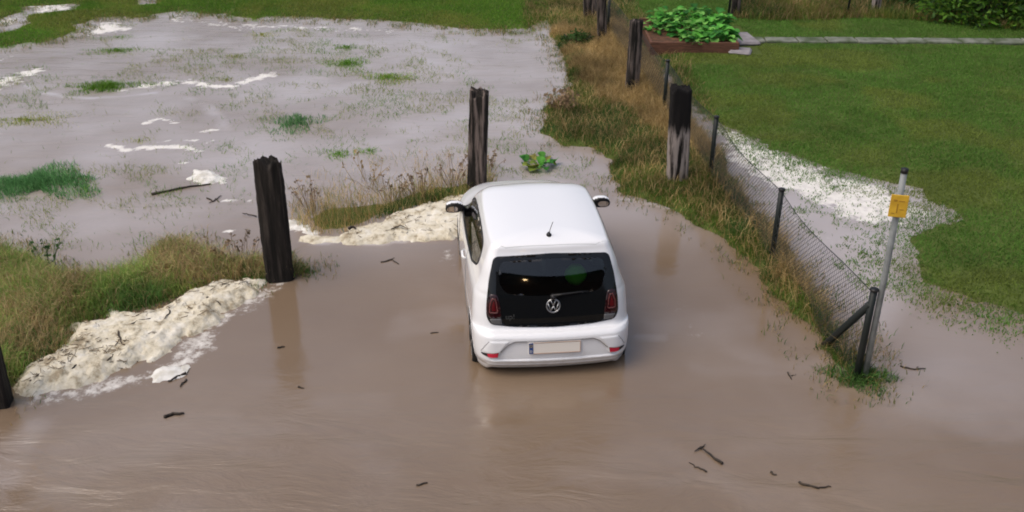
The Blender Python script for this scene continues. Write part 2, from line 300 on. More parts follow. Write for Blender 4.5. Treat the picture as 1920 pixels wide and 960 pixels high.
LA = empty('wall_lamp', (1.54, -4.2, 5.42)); tag(LA, 'small lit wall lamp under the eaves, seen as a warm glint in the rear window', 'lamp')
MB().box((0, .05, .07), (.30, .12, .05), 0, .01).build('lamp_bracket', fr_m, LA)
lm = mat('lit_lamp', (.8, .7, .5), .4); P(lm).inputs['Emission Color'].default_value = (1, .72, .36, 1); P(lm).inputs['Emission Strength'].default_value = 22
MB().lathe([(0, -.09), (.07, -.08), (.11, -.02), (.09, .04)], 16, Matrix.Translation((0, .12, 0))@Matrix.Scale(1.6, 4, Vector((1, 0, 0)))).build('lamp_globe', lm, LA, True)
# ------------------------------------------------------------------ the car (local axes: X right, Y forward from the tail, Z up from its own ground)
WATER_DEPTH = .15
CAR = empty('parked_car', (.4307, 8.0535, -WATER_DEPTH), .1063)
tag(CAR, 'small white three-door hatchback standing in the brown flood water', 'car')
paint = mat('white_car_paint', (.77, .785, .81), .22, .5, 0, 1.0)
_t = nd(paint, 'ShaderNodeTexCoord'); _s = nd(paint, 'ShaderNodeSeparateXYZ'); lk(paint, _t.outputs['Object'], _s.inputs[0])      # mud splashed along the lower edge
_n = nd(paint, 'ShaderNodeTexNoise'); _n.inputs['Scale'].default_value = 7; _n.inputs['Detail'].default_value = 10; _n.inputs['Roughness'].default_value = .7; lk(paint, _t.outputs['Object'], _n.inputs['Vector'])
_a = nd(paint, 'ShaderNodeMath', operation='MULTIPLY_ADD'); lk(paint, _n.outputs['Fac'], _a.inputs[0]); _a.inputs[1].default_value = -.55; lk(paint, _s.outputs[2], _a.inputs[2])
_r = nd(paint, 'ShaderNodeMapRange'); lk(paint, _a.outputs[0], _r.inputs[0]); _r.inputs[1].default_value = .10; _r.inputs[2].default_value = -.06; _r.inputs[3].default_value = 0; _r.inputs[4].default_value = .28
_m = nd(paint, 'ShaderNodeMix', data_type='RGBA'); lk(paint, _r.outputs[0], _m.inputs[0]); _m.inputs[6].default_value = (.77, .785, .81, 1); _m.inputs[7].default_value = (.36, .28, .20, 1); lk(paint, _m.outputs[2], P(paint).inputs['Base Color'])
black_gloss = mat('black_gloss_panel', (.006, .007, .008), .06, .5)
black_plastic = mat('black_plastic', (.012, .012, .013), .45, .4)
seam_m = mat('panel_gap', (.16, .16, .165), .6, .3)  # also drawn as shade lines along the bumper creases
rubber = mat('tyre_rubber', (.012, .012, .012), .7, .3)
alloy = mat('wheel_metal', (.45, .45, .46), .3, .5, .8)
chrome = mat('chrome', (.44, .45, .46), .3, .5, 1.0)
mirror_m = mat('mirror_silvering', (.85, .86, .88), .03, .5, 1.0)
red_lens = mat('red_lens', (.09, .004, .007), .12, .5, 0, .5)
red_dark = mat('dark_red_lens', (.022, .003, .005), .10, .5, 0, .5)
lens_rim = mat('pale_red_lens_rim', (.12, .035, .035), .15)
clear_lens = mat('smoked_clear_lens', (.10, .10, .105), .12)
reflector_m = mat('red_reflector', (.55, .02, .05), .2, .5)
cloth_m = mat('seat_cloth', (.05, .055, .055), .9, .2)
trim_m = mat('grey_cabin_trim', (.30, .32, .30), .8, .2)
blue_m = mat('plate_blue', (.03, .07, .22), .4); white_m = mat('plate_white', (.78, .74, .68), .4)
def glass(name, tint, trans):
    m = bpy.data.materials.new(name); m.use_nodes = True; nt = m.node_tree; nt.nodes.clear()
    out = nt.nodes.new('ShaderNodeOutputMaterial'); mx = nt.nodes.new('ShaderNodeMixShader'); fr = nt.nodes.new('ShaderNodeFresnel'); fr.inputs[0].default_value = 1.8
    tr = nt.nodes.new('ShaderNodeBsdfTransparent'); tr.inputs[0].default_value = (*[t*trans for t in tint], 1)
    gl = nt.nodes.new('ShaderNodeBsdfGlossy'); gl.inputs['Roughness'].default_value = .03
    nt.links.new(fr.outputs[0], mx.inputs[0]); nt.links.new(tr.outputs[0], mx.inputs[1]); nt.links.new(gl.outputs[0], mx.inputs[2]); nt.links.new(mx.outputs[0], out.inputs[0]); return m
glass_rear = glass('privacy_glass', (.75, .95, .95), .5)
glass_side = glass('tinted_glass', (.88, 1.0, .94), .85)

def pchip(xs, ys, q):
    xs = np.asarray(xs, float); ys = np.asarray(ys, float); h = np.diff(xs); d = np.diff(ys)/h; m = np.zeros(len(xs))
    for i in range(1, len(xs)-1):
        if d[i-1]*d[i] > 0: w1 = 2*h[i]+h[i-1]; w2 = h[i]+2*h[i-1]; m[i] = (w1+w2)/(w1/d[i-1]+w2/d[i])
    m[0] = d[0]; m[-1] = d[-1]; k = np.clip(np.searchsorted(xs, q)-1, 0, len(xs)-2); t = (q-xs[k])/h[k]
    return ys[k]*(1+2*t)*(1-t)**2+m[k]*h[k]*t*(1-t)**2+ys[k+1]*t*t*(3-2*t)+m[k+1]*h[k]*t*t*(t-1)
#        z     yr    yf    w    crown_f  rear corner radius
PROF = [(.185, .17, 3.44, .725, .10, .16), (.20, .10, 3.48, .765, .10, .18), (.25, .055, 3.52, .793, .11, .20), (.36, -.012, 3.56, .812, .12, .21),
        (.50, .00, 3.58, .821, .12, .21), (.585, .014, 3.58, .822, .12, .21), (.61, .032, 3.575, .821, .12, .21), (.625, .055, 3.57, .820, .12, .20),
        (.635, .10, 3.565, .819, .12, .19), (.66, .122, 3.56, .817, .12, .19), (.75, .145, 3.53, .812, .13, .19), (.84, .170, 3.45, .805, .13, .19),
        (.91, .190, 3.22, .797, .14, .19), (.96, .205, 2.97, .782, .15, .19), (1.00, .220, 2.80, .762, .14, .16), (1.10, .262, 2.58, .722, .13, .13),
        (1.20, .310, 2.39, .694, .12, .11), (1.30, .365, 2.21, .657, .11, .09), (1.355, .394, 2.11, .634, .10, .085), (1.375, .402, 2.07, .623, .10, .08),
        (1.385, .406, 2.05, .617, .10, .08), (1.40, .414, 2.02, .609, .10, .08), (1.415, .430, 1.98, .593, .10, .08)]
PR = np.array(PROF); PS = np.r_[0, np.cumsum(np.sqrt(np.diff(PR[:, 0])**2+(np.diff(PR[:, 1])*.6)**2+(np.diff(PR[:, 2])*.25)**2+np.diff(PR[:, 3])**2)+1e-3)]
def ring(z, yr, yf, w, cf, rc, nr=72, nc=14, ns=150, nf=30):
    L = yf-yr; rf = .42-.30*float(sstep(.95, 1.3, z)); rfy = .6-.45*float(sstep(.95, 1.3, z)); ry = rc*1.15; rx = min(rc, w*.5)
    pts = []                                                     # right half, from the rear centre to the front centre
    for i in range(nr): pts.append((i/nr*(w-rx), yr))
    for i in range(nc): a = math.pi/2*i/nc; pts.append((w-rx+rx*math.sin(a), yr+ry*(1-math.cos(a))))
    for i in range(ns): pts.append((w, yr+ry+(L-ry-rfy)*i/ns))
    for i in range(nc): a = math.pi/2*i/nc; pts.append((w-rf+rf*math.cos(a), yf-rfy+rfy*math.sin(a)))
    for i in range(nf+1): pts.append(((w-rf)*(1-i/nf), yf))
    p = np.array(pts); u = p[:, 0]/max(w, 1e-4); ym = (yr+yf)/2; tt = np.clip((ym-p[:, 1])/(L/2), 0, 1); tf = np.clip((p[:, 1]-ym)/(L/2), 0, 1)
    y = p[:, 1]+(.055-.02*float(sstep(1., 1.3, z)))*u**2*sstep(.4, .9, tt)-cf*u**2*sstep(.3, .9, tf)
    x = p[:, 0]*(1-.035*tt**2-.05*tf**2)
    return np.stack([np.r_[x, -x[-2:0:-1]], np.r_[y, y[-2:0:-1]], np.full(2*len(x)-2, z)], 1)
def poly_round(pts, r, n=5):
    out = []; m = len(pts)
    for i in range(m):
        p, a, b = [np.array(pts[k % m], float) for k in (i, i-1, i+1)]; ri = r[i] if isinstance(r, (list, tuple)) else r
        da, db = a-p, b-p; la, lb = np.linalg.norm(da), np.linalg.norm(db); k = min(ri, la*.45, lb*.45)
        p0, p1 = p+da/la*k, p+db/lb*k
        for j in range(n+1): t = j/n; out.append(tuple((1-t)**2*p0+2*t*(1-t)*p+t*t*p1))
    return out
# bumper: sunken number-plate field between two raised ends
RECESS = [(-.66, .385), (-.56, .385), (-.535, .452), (-.455, .528), (-.39, .558), (.39, .558), (.455, .528), (.535, .452), (.56, .385), (.66, .385), (.64, .352), (-.64, .352)]
PODS = [[(s*.545, .440), (s*.67, .425), (s*.725, .44), (s*.65, .565), (s*.45, .565)] for s in (-1, 1)]
qs = []
for i in range(len(PS)-1):
    z0, z1 = PR[i, 0], PR[i+1, 0]; st = .007 if z1 < .70 else .016
    k = max(2, int(math.ceil((PS[i+1]-PS[i])/st))); qs += list(np.linspace(PS[i], PS[i+1], k, endpoint=False))
qs = np.array(qs+[PS[-1]])
cols = [pchip(PS, PR[:, c], qs) for c in range(6)]
RINGS = [ring(*[c[i] for c in cols]) for i in range(len(qs))]
rim = RINGS[-1]; NP_ = len(rim)
for t in np.linspace(1, 0, 26)[1:]:                              # the roof closes over a spine, bulging up
    q = rim.copy(); sy = np.clip(rim[:, 1], .80, 1.55); sx = 0*sy
    q[:, 0] = rim[:, 0]*t; q[:, 1] = sy+(rim[:, 1]-sy)*t
    q[:, 2] = rim[:, 2]+.055*(1-t**3.2)+.012*sstep(.3, 1.9, q[:, 1])
    RINGS.append(q)
for i, q in enumerate(RINGS[:len(qs)]):
    k = sstep(1.34, 1.415, q[:, 2]); q[:, 2] += .012*sstep(.3, 1.9, q[:, 1])*k
BV = np.concatenate(RINGS); NR = len(RINGS)
# bumper relief
rear = BV[:, 1] < .35
d = sdist(BV[:, 0], BV[:, 2], RECESS); BV[:, 1] += np.where(rear, .020*sstep(.004, -.006, d), 0)
for pd_ in PODS:
    d = sdist(BV[:, 0], BV[:, 2], pd_); BV[:, 1] -= np.where(rear, .009*sstep(.003, -.012, d), 0)
BV[:, 1] -= np.where(rear, .012*np.exp(-((BV[:, 2]-.285)/.012)**2)*(np.abs(BV[:, 0]) < .68), 0)
BV[:, 2] -= np.where(BV[:, 2] < .26, .03*sstep(.60, .68, np.abs(BV[:, 0]))*sstep(.30, .22, BV[:, 2])*(BV[:, 1] < .5), 0)
BF = []
for i in range(NR-1):
    for j in range(NP_): k = (j+1) % NP_; BF.append((i*NP_+j, i*NP_+k, (i+1)*NP_+k, (i+1)*NP_+j))
_bm = bpy.data.meshes.new('tmp'); _bm.from_pydata([tuple(v) for v in BV], [], BF); _bm.validate(); _bm.update()
BVN = np.zeros(len(BV)*3); _bm.vertices.foreach_get('normal', BVN); BVN = BVN.reshape(-1, 3)
BVH = BVHTree.FromPolygons([tuple(v) for v in BV], BF)
bpy.data.meshes.remove(_bm)
AX = {'rear': (Vector((0, 1, 0)), lambda a, b: Vector((a, -1, b))), 'left': (Vector((1, 0, 0)), lambda a, b: Vector((-2, a, b))),
      'right': (Vector((-1, 0, 0)), lambda a, b: Vector((2, a, b))), 'front': (Vector((0, -1, 0)), lambda a, b: Vector((a, 5, b))), 'top': (Vector((0, 0, -1)), lambda a, b: Vector((a, b, 4)))}
def cast(ax, a, b, off=0.0):
    dr, org = AX[ax]; h = BVH.ray_cast(org(a, b), dr)
    if h[0] is None: return None
    n = h[1] if h[1].dot(dr) < 0 else -h[1]
    return h[0]+n*off
def dense(poly, st):
    out = []
    for i in range(len(poly)):
        a, b = np.array(poly[i]), np.array(poly[(i+1) % len(poly)]); k = max(1, int(np.linalg.norm(b-a)/st))
        out += [tuple(a+(b-a)*j/k) for j in range(k)]
    return out
def patch(name, poly, ax, off, mats, parent, hole=None, grid=.025, thick=.0, outer=False):
    B = dense(poly, grid); H = dense(hole, grid) if hole else []
    pts = list(B)+list(H); E = [(i, (i+1) % len(B)) for i in range(len(B))]+[(len(B)+i, len(B)+(i+1) % len(H)) for i in range(len(H))]
    A = np.array(poly); gx, gy = np.meshgrid(np.arange(A[:, 0].min(), A[:, 0].max(), grid), np.arange(A[:, 1].min(), A[:, 1].max(), grid))
    gx, gy = gx.ravel()+.0013, gy.ravel()+.0017; ok = sdist(gx, gy, poly) < -grid*.45
    if hole: ok &= sdist(gx, gy, hole) > grid*.45
    pts += list(zip(gx[ok], gy[ok]))
    r = geometry.delaunay_2d_cdt([Vector(p) for p in pts], E, [], 0, 1e-6)
    P2 = [tuple(v) for v in r[0]]; fs = []
    PA = np.array(P2); TF = np.array([f[:3] for f in r[2]]); cc = PA[TF].mean(1); okf = sdist(cc[:, 0], cc[:, 1], poly) < 1e-5
    if hole: okf &= sdist(cc[:, 0], cc[:, 1], hole) > -1e-5
    fs = [tuple(int(i) for i in f) for f in TF[okf]]
    V = [cast(ax, a, b, off) for a, b in P2]; bad = {i for i, v in enumerate(V) if v is None}
    V = [v if v is not None else Vector((0, 0, 0)) for v in V]; fs = [f for f in fs if not bad & set(f)]
    dr = AX[ax][0]; out = []
    for f in fs:
        n = (V[f[1]]-V[f[0]]).cross(V[f[2]]-V[f[0]]); out.append(f if n.dot(dr) < 0 else f[::-1])
    used = sorted({i for f in out for i in f}); mp = {u: i for i, u in enumerate(used)}
    o = mesh(name, [V[u] for u in used], [tuple(mp[i] for i in f) for f in out], mats, parent, True)
    if thick:
        md = o.modifiers.new('s', 'SOLIDIFY'); md.thickness = thick; md.offset = -1
    return o
def crease(mb, pts, ax, r, off=0.0, n=6, st=.03):
    out = []
    for i in range(len(pts)-1):
        a, b = np.array(pts[i]), np.array(pts[i+1]); k = max(1, int(np.linalg.norm(b-a)/st))
        out += [tuple(a+(b-a)*j/k) for j in range(k)]
    out.append(pts[-1]); q = [cast(ax, a, b, off) for a, b in out]; q = [v for v in q if v is not None]
    if len(q) > 1: mb.tube(q, r, n)
    return mb
WIN_REAR = poly_round([(-.515, 1.275), (0, 1.296), (.515, 1.275), (.535, 1.10), (.47, .99), (.23, .966), (-.23, .966), (-.47, .99), (-.535, 1.10)], .06)
PANEL = poly_round([(-.572, 1.316), (0, 1.340), (.572, 1.316), (.622, 1.12), (.655, .90), (.660, .765), (.622, .692), (.40, .668), (0, .656), (-.40, .668), (-.622, .692), (-.660, .765), (-.655, .90), (-.622, 1.12)], .05)
WIN_SIDE = poly_round([(2.46, .950), (2.18, 1.17), (1.95, 1.285), (1.60, 1.335), (1.20, 1.350), (.85, 1.335), (.70, 1.300), (.635, 1.19), (.69, 1.075), (.95, .995), (1.43, .976), (1.94, .960)], .07)
WIN_FRONT = poly_round([(-.60, 1.02), (-.50, 1.36), (0, 1.375), (.50, 1.36), (.60, 1.02), (0, 1.00)], .07)
def shrink(poly, k):                                              # move an outline inwards by about k
    A = np.array(poly); n = len(A); out = []; c = A.mean(0)
    for i in range(n):
        t = A[(i+1) % n]-A[i-1]; nn = np.array([-t[1], t[0]]); nn /= np.linalg.norm(nn)+1e-9
        if nn.dot(c-A[i]) < 0: nn = -nn
        out.append(tuple(A[i]+nn*k))
    return out
WHEELS = [(-1, .57), (1, .57), (-1, 2.98), (1, 2.98)]; WR = .285
fc = np.array([BV[list(f)].mean(0) for f in BF]); X, Y, Z = fc.T
cut = (Y < .6) & (Z > .9) & (sdist(X, Z, WIN_REAR) < .012)
cut |= (np.abs(X) > .45) & (Z > .9) & (sdist(Y, Z, WIN_SIDE) < -.010)
cut |= (Y > 1.8) & (Z > .98) & (np.abs(X) < .62) & (sdist(X, Z, WIN_FRONT) < -.02)
for s, wy in WHEELS: cut |= (X*s > .5) & (np.hypot(Y-wy, Z-WR) < .335)
keep = [f for f, c in zip(BF, cut) if not c]
body = mesh('body', BV, keep, paint, CAR)
lin = [f[::-1] for f, c, z in zip(BF, cut, Z) if not c and z > .3]
mesh('cabin_lining', BV-BVN*.022, lin, trim_m, CAR)
# tailgate: one dark glossy sheet with the rear window in it
tg = patch('tailgate', PANEL, 'rear', .006, black_gloss, CAR, hole=WIN_REAR); tag(tg, 'glossy black tailgate panel')
patch('rear_window', WIN_REAR, 'rear', .006, glass_rear, tg, thick=0)
mb = MB(); crease(mb, PANEL+[PANEL[0]], 'rear', .004, .002); mb.build('panel_gap', black_plastic, tg, True)
em = MB()                                                         # round emblem: ring, V above W
ec, er = cast('rear', 0, .865, .008), .066
en = (cast('rear', 0, .90)-cast('rear', 0, .83)).normalized(); ex = Vector((1, 0, 0)); ey = en; ez = ex.cross(ey)
def ep(a, b, h=0): return ec+ex*a+ey*b+ez*h
em.tube([ep(er*math.cos(t), er*math.sin(t)) for t in np.linspace(0, 2*math.pi, 41)], .0075, 6, False)
V_ = [(-.026, .057), (0, .004), (.026, .057)]; W_ = [(-.053, .026), (-.026, -.050), (0, -.004), (.026, -.050), (.053, .026)]
for L_ in (V_, W_):
    for a, b in zip(L_[:-1], L_[1:]): em.tube([ep(*a), ep(*b)], .0058, 6)
em.build('emblem', chrome, tg, True)
def text_mesh(name, s, size, m, parent, place, thick=.002):
    cu = bpy.data.curves.new(name, 'FONT'); cu.body = s; cu.size = size; cu.extrude = thick; cu.align_x = 'CENTER'; cu.align_y = 'CENTER'
    t = bpy.data.objects.new(name, cu); C.objects.link(t); bpy.context.view_layer.update()
    me = bpy.data.meshes.new_from_object(t.evaluated_get(bpy.context.evaluated_depsgraph_get())); bpy.data.objects.remove(t); bpy.data.curves.remove(cu)
    for v in me.vertices: v.co = place(*v.co)
    return link(name, me, parent, m, False)
lc = cast('rear', -.43, .765, .004); ln = (cast('rear', -.43, .80)-cast('rear', -.43, .73)).normalized(); lx = (cast('rear', -.38, .765)-cast('rear', -.48, .765)).normalized(); lz = lx.cross(ln)
text_mesh('lettering', 'up!', .075, mat('dull_metal', (.10, .105, .105), .35, .5, .6), tg, lambda a, b, c: lc+lx*a+ln*b+lz*c)
mb = MB(); wc = cast('rear', 0, .955, .02)
mb.lathe([(.0, -.01), (.030, -.01), (.030, .012), (.022, .022), (0, .024)], 20, Matrix.Translation(wc)@Matrix.Rotation(math.radians(70), 4, 'X'))
mb.tube([wc+Vector((0, -.01, .02)), cast('rear', .10, .975, .022), cast('rear', .26, .985, .018), cast('rear', .36, .985, .014)], [.012, .010, .008, .005], 6)
mb.build('wiper', black_plastic, tg, True)
for s in (-1, 1):
    def mir(p, s=s): return [(s*a, b) for a, b in p]
    LG = poly_round(mir([(.552, .978), (.618, .985), (.652, .885), (.655, .790), (.630, .752), (.515, .757), (.520, .81), (.535, .92)]), .02)
    tl = patch('tail_light', LG, 'rear', .012, red_dark, CAR, thick=.008, grid=.018)
    IN = poly_round(mir([(.566, .945), (.603, .950), (.630, .880), (.632, .800), (.545, .800), (.553, .89)]), .02)
    patch('light_guide', IN, 'rear', .016, lens_rim, tl, hole=shrink(IN, .013), grid=.01, thick=.003)
    patch('lamp_core', shrink(IN, .022), 'rear', .014, red_lens, tl, grid=.015)
    LO = poly_round(mir([(.515, .750), (.632, .745), (.612, .700), (.51, .690)]), .012)
    patch('reverse_lens', LO, 'rear', .010, clear_lens, tl, grid=.018, thick=.004)
    RF = poly_round(mir([(.728, .415), (.674, .426), (.553, .448), (.565, .392), (.655, .388), (.715, .398)]), .008)
    rf_ = patch('bumper_reflector', mir([(.664, .425), (.556, .446), (.567, .394), (.657, .390)]), 'rear', .007, reflector_m, CAR, grid=.012, thick=.005)
    patch('reflector_surround', RF, 'rear', .003, black_plastic, rf_, grid=.012, thick=.003)
    mb = MB(); crease(mb, mir([(.725, .432), (.690, .50), (.648, .560)]), 'rear', .0035); crease(mb, mir([(.540, .449), (.458, .526), (.392, .558), (.275, .560)]), 'rear', .0045)
    mb.build('bumper_crease_shade', seam_m, CAR, True)  # grey strips paint the shade of the creases, no gap here
# number plate
pl = MB().box((0, 0, 0), (.52, .012, .122), 0, .003).build('number_plate', white_m, CAR); pl.location = (0, .006, .487); pl.rotation_euler = (math.radians(-8), 0, 0)
pl['label'] = 'white number plate with a blue band at its left end'
MB().box((-.236, -.0075, 0), (.042, .004, .116)).build('blue_band', blue_m, pl)
mb = MB(); 
for k in range(12): a = k*math.pi/6; mb.box((-.236+.0125*math.cos(a), -.0102, .028+.0125*math.sin(a)), (.004, .002, .004))
mb.build('star_ring', mat('star_yellow', (.6, .45, .05), .4), pl)
text_mesh('country_letter', 'D', .034, white_m, pl, lambda a, b, c: Vector((-.236+a, -.0105-c, -.034+b)), .001)
mb = MB(); ed = mat('plate_edge', (.35, .18, .10), .5)
for x, z, w, h in ((.022, .058, .47, .004), (.022, -.058, .47, .004), (.257, 0, .004, .118)): mb.box((x, -.0075, z), (w, .004, h))
mb.build('plate_border', ed, pl)
# side windows with their dark surround, B-pillar
for s, ax in ((-1, 'left'), (1, 'right')):
    inner = shrink(WIN_SIDE, .022)
    sw = patch('side_window', inner, ax, .001, glass_side, CAR, grid=.03)
    patch('window_seal', WIN_SIDE, ax, .003, black_plastic, sw, hole=inner, grid=.02, thick=.006)
    patch('door_pillar', [(1.12, 1.335), (1.25, 1.335), (1.36, .985), (1.22, .99)], ax, .0005, black_plastic, sw, grid=.03, thick=.01)
    mb = MB(); crease(mb, [(2.42, .945), (2.40, .70), (2.36, .45), (2.30, .27)], ax, .004); mb.build('door_gap', seam_m, CAR, True); mb = MB(); crease(mb, [(1.24, .985), (1.20, .75), (1.14, .50), (1.10, .40), (1.12, .27)], ax, .004)
    mb.build('door_gap', seam_m, CAR, True)
    h = MB(); hp = [cast(ax, y, z, o) for y, z, o in ((1.33, .835, .004), (1.37, .838, .026), (1.48, .842, .028), (1.53, .842, .004))]; h.tube(hp, [.010, .013, .013, .010], 8); h.build('door_handle', paint, CAR, True)
    hm = patch('sill_strip', [(.92, .215), (2.62, .215), (2.62, .245), (.92, .245)], ax, .006, paint, CAR, grid=.04, thick=.006)
    # mirror
    mbk = MB(); N1, N2 = 20, 12; Vh = []
    mc = Vector((s*.868, 2.325, 1.005))
    def sup(a, n): return math.copysign(abs(a)**n, a)
    def shell(mb, rx, ry, rz, c, test=None):
        Vv = []; Ff = []
        for i in range(N2+1):
            t = math.pi*i/N2-math.pi/2
            for k in range(N1):
                q = 2*math.pi*k/N1; Vv.append(c+Vector((rx*sup(math.cos(t), .8)*sup(math.cos(q), .8), ry*sup(math.cos(t), .8)*sup(math.sin(q), .8), rz*sup(math.sin(t), .8))))
        for i in range(N2):
            for k in range(N1):
                f = (i*N1+k, i*N1+(k+1) % N1, (i+1)*N1+(k+1) % N1, (i+1)*N1+k)
                if test is None or test(sum((Vv[j] for j in f), Vector())/4-c): Ff.append(f)
        mb.add(Vv, Ff)
    shell(mbk, .104, .060, .068, mc, lambda p: p.y > -.045)
    mm = MB(); mm.V = mbk.V; mm.F = mbk.F
    mm.tube([Vector((s*.745, 2.36, .962)), Vector((s*.80, 2.35, .965)), Vector((s*.85, 2.33, .975))], [.042, .032, .035], 10)
    mo = mm.build('wing_mirror', black_plastic, CAR, True)
    cap = MB(); shell(cap, .109, .066, .073, mc, lambda p: p.y > -.035 and (p.z > .035 or p.y > .035)); cap.build('mirror_cap', paint, mo, True)
    g = [(.062*sup(math.cos(t), .8)+s*.022, .036*sup(math.sin(t), .8)-.012) for t in np.linspace(0, 2*math.pi, 28, endpoint=False)]
    mesh('mirror_glass', [mc+Vector((a+s*.004, -.047+.0*a, b)) for a, b in g], [tuple(range(28))], mirror_m, mo)
    mesh('mirror_rim', [mc+Vector(((a-s*.022)*k+s*.022*(2-k)+s*.004, -.045, (b+.012)*k-.012*(2-k)**2)) for k in (1.0, 1.5) for a, b in g], [(i, (i+1) % 28, 28+(i+1) % 28, 28+i) for i in range(28)], black_plastic, mo)
patch('windscreen', WIN_FRONT, 'front', .004, glass_side, CAR, grid=.05)
# roof: tailgate gap, aerial
mb = MB(); crease(mb, [(-.575, .53), (-.555, .475), (-.45, .432), (0, .425), (.45, .432), (.555, .475), (.575, .53)], 'top', .0022, -.0008); mb.build('tailgate_gap', seam_m, CAR, True)
ab = cast('top', -.005, .562); mb = MB()
mb.lathe([(.028, -.006), (.026, .006), (.015, .022), (.006, .032), (.003, .036)], 16, Matrix.Translation(ab)@Matrix.Scale(1.3, 4, Vector((0, 1, 0))))
mb.tube([ab+Vector((0, -.004, .02)), ab+Vector((.012, -.03, .09)), ab+Vector((.028, -.06, .17))], [.0045, .0038, .0035], 6); mb.build('roof_aerial', black_plastic, CAR, True)
# wheels, arches, underbody
for s, wy in WHEELS:
    Mw = Matrix.Translation((s*.715, wy, WR))@Matrix.Rotation(math.radians(90)*s, 4, 'Y')
    w = MB().lathe([(.185, -.08), (.25, -.0875), (.275, -.078), (.285, -.05), (.285, .05), (.275, .078), (.25, .0875), (.185, .08)], 40, Mw).build('wheel', rubber, CAR, True)
    r = MB().lathe([(.19, -.06), (.19, .075), (.175, .078), (.165, .055), (.07, .050), (.06, .070), (0, .070)], 32, Mw)
    for k in range(5):
        a = 2*math.pi*k/5; q0 = Mw@Vector((.05*math.cos(a), .05*math.sin(a), .066)); q1 = Mw@Vector((.178*math.cos(a), .178*math.sin(a), .072)); r.tube([q0, q1], .016, 6)
    r.build('rim', alloy, w, True)
    ax = 'left' if s < 0 else 'right'; ins, mid = [], []
    for t in np.linspace(-.35, math.pi+.35, 48):
        a, b = wy+.337*math.cos(t), WR+.337*math.sin(t); q = cast(ax, a, max(b, .21), .002)
        if q is None: continue
        mid.append(q); ins.append(Vector((s*.50, q.y, q.z)))
    n = len(mid); V = mid+[Vector((q.x-s*.035, wy+(q.y-wy)*.985, WR+(q.z-WR)*.985)) for q in mid]+ins
    mesh('wheel_arch', V, [(k*n+i, k*n+i+1, (k+1)*n+i+1, (k+1)*n+i) for k in range(2) for i in range(n-1)], [paint, black_plastic], CAR, True, [0]*(n-1)+[1]*(n-1))
mb = MB().box((0, 1.8, .245), (1.40, 3.2, .05)).box((0, .40, .23), (1.18, .40, .05)); mb.build('underbody', black_plastic, CAR)
# cabin
def seat(x, y, w, bw):
    st = MB().box((x, y+.22, .50), (w, .50, .16), 0, .05).build('seat', cloth_m, CAR)
    b = MB().box((0, 0, .30), (bw, .13, .60), 0, .05).build('backrest', cloth_m, st); b.location = (x, y-.05, .50); b.rotation_euler = (math.radians(16), 0, 0)
    return st
def headrest(x, y, z): MB().box((x, y, z), (.24, .09, .16), 0, .04).build('headrest', cloth_m, CAR)
for x in (-.34, .34): seat(x, 1.55, .48, .48); headrest(x, 1.31, 1.16); seat(x, .78, .56, .54); headrest(x, .58, 1.06)
MB().box((0, 2.42, .80), (1.30, .42, .28), 0, .08).build('dashboard', black_plastic, CAR)
MB().box((0, .47, .905), (1.06, .34, .03), 0, .01).build('parcel_shelf', black_plastic, CAR)
mb = MB(); mb.tube([Vector((-.34+.18*math.cos(t), 2.10+.06*math.sin(t), .93+.17*math.sin(t))) for t in np.linspace(0, 2*math.pi, 33)], .014, 8, False)
mb.tube([Vector((-.34, 2.10, .93)), Vector((-.34, 2.3, .85))], .03, 8); mb.tube([Vector((-.50, 2.1, .93)), Vector((-.18, 2.1, .93))], .016, 6); mb.build('steering_wheel', black_plastic, CAR, True)
# ------------------------------------------------------------------ timber posts
def wood(name, streak_c, amount, capz=None):
    m = mat(name, (.012, .010, .009), .85, .25); tc = nd(m, 'ShaderNodeTexCoord'); mp = nd(m, 'ShaderNodeMapping'); mp.inputs['Scale'].default_value = (14, 14, 1.1); lk(m, tc.outputs['Object'], mp.inputs['Vector'])
    n = nd(m, 'ShaderNodeTexNoise'); n.inputs['Scale'].default_value = 1.0; n.inputs['Detail'].default_value = 9; n.inputs['Roughness'].default_value = .65; lk(m, mp.outputs[0], n.inputs['Vector'])
    r = nd(m, 'ShaderNodeValToRGB'); e = r.color_ramp.elements; e[0].position = .40; e[0].color = (.010, .009, .008, 1); e[1].position = .74-.22*amount; e[1].color = (*streak_c, 1)
    q = e.new(.60-.18*amount); q.color = (.026, .022, .019, 1); lk(m, n.outputs['Fac'], r.inputs[0]); lk(m, r.outputs[0], P(m).inputs['Base Color'])
    if capz:                                                     # wet black upper end with a ragged edge
        sx = nd(m, 'ShaderNodeSeparateXYZ'); lk(m, tc.outputs['Object'], sx.inputs[0]); a1 = nd(m, 'ShaderNodeMath', operation='MULTIPLY_ADD'); lk(m, n.outputs['Fac'], a1.inputs[0]); a1.inputs[1].default_value = .9; lk(m, sx.outputs[2], a1.inputs[2])
        mr_ = nd(m, 'ShaderNodeMapRange'); mr_.inputs[1].default_value = capz+.38; mr_.inputs[2].default_value = capz+.50; lk(m, a1.outputs[0], mr_.inputs[0]); mx = nd(m, 'ShaderNodeMix', data_type='RGBA'); lk(m, mr_.outputs[0], mx.inputs[0]); lk(m, r.outputs[0], mx.inputs[6]); mx.inputs[7].default_value = (.009, .008, .008, 1); lk(m, mx.outputs[2], P(m).inputs['Base Color'])
    b = nd(m, 'ShaderNodeBump'); b.inputs['Strength'].default_value = .8; b.inputs['Distance'].default_value = .03; lk(m, n.outputs['Fac'], b.inputs['Height']); lk(m, b.outputs[0], P(m).inputs['Normal']); return m
wood_black = wood('black_wet_timber', (.075, .062, .052), .25); wood_brown = wood('dark_brown_timber', (.17, .135, .12), .60); wood_grey = wood('weathered_timber', (.30, .26, .24), .95, .9)
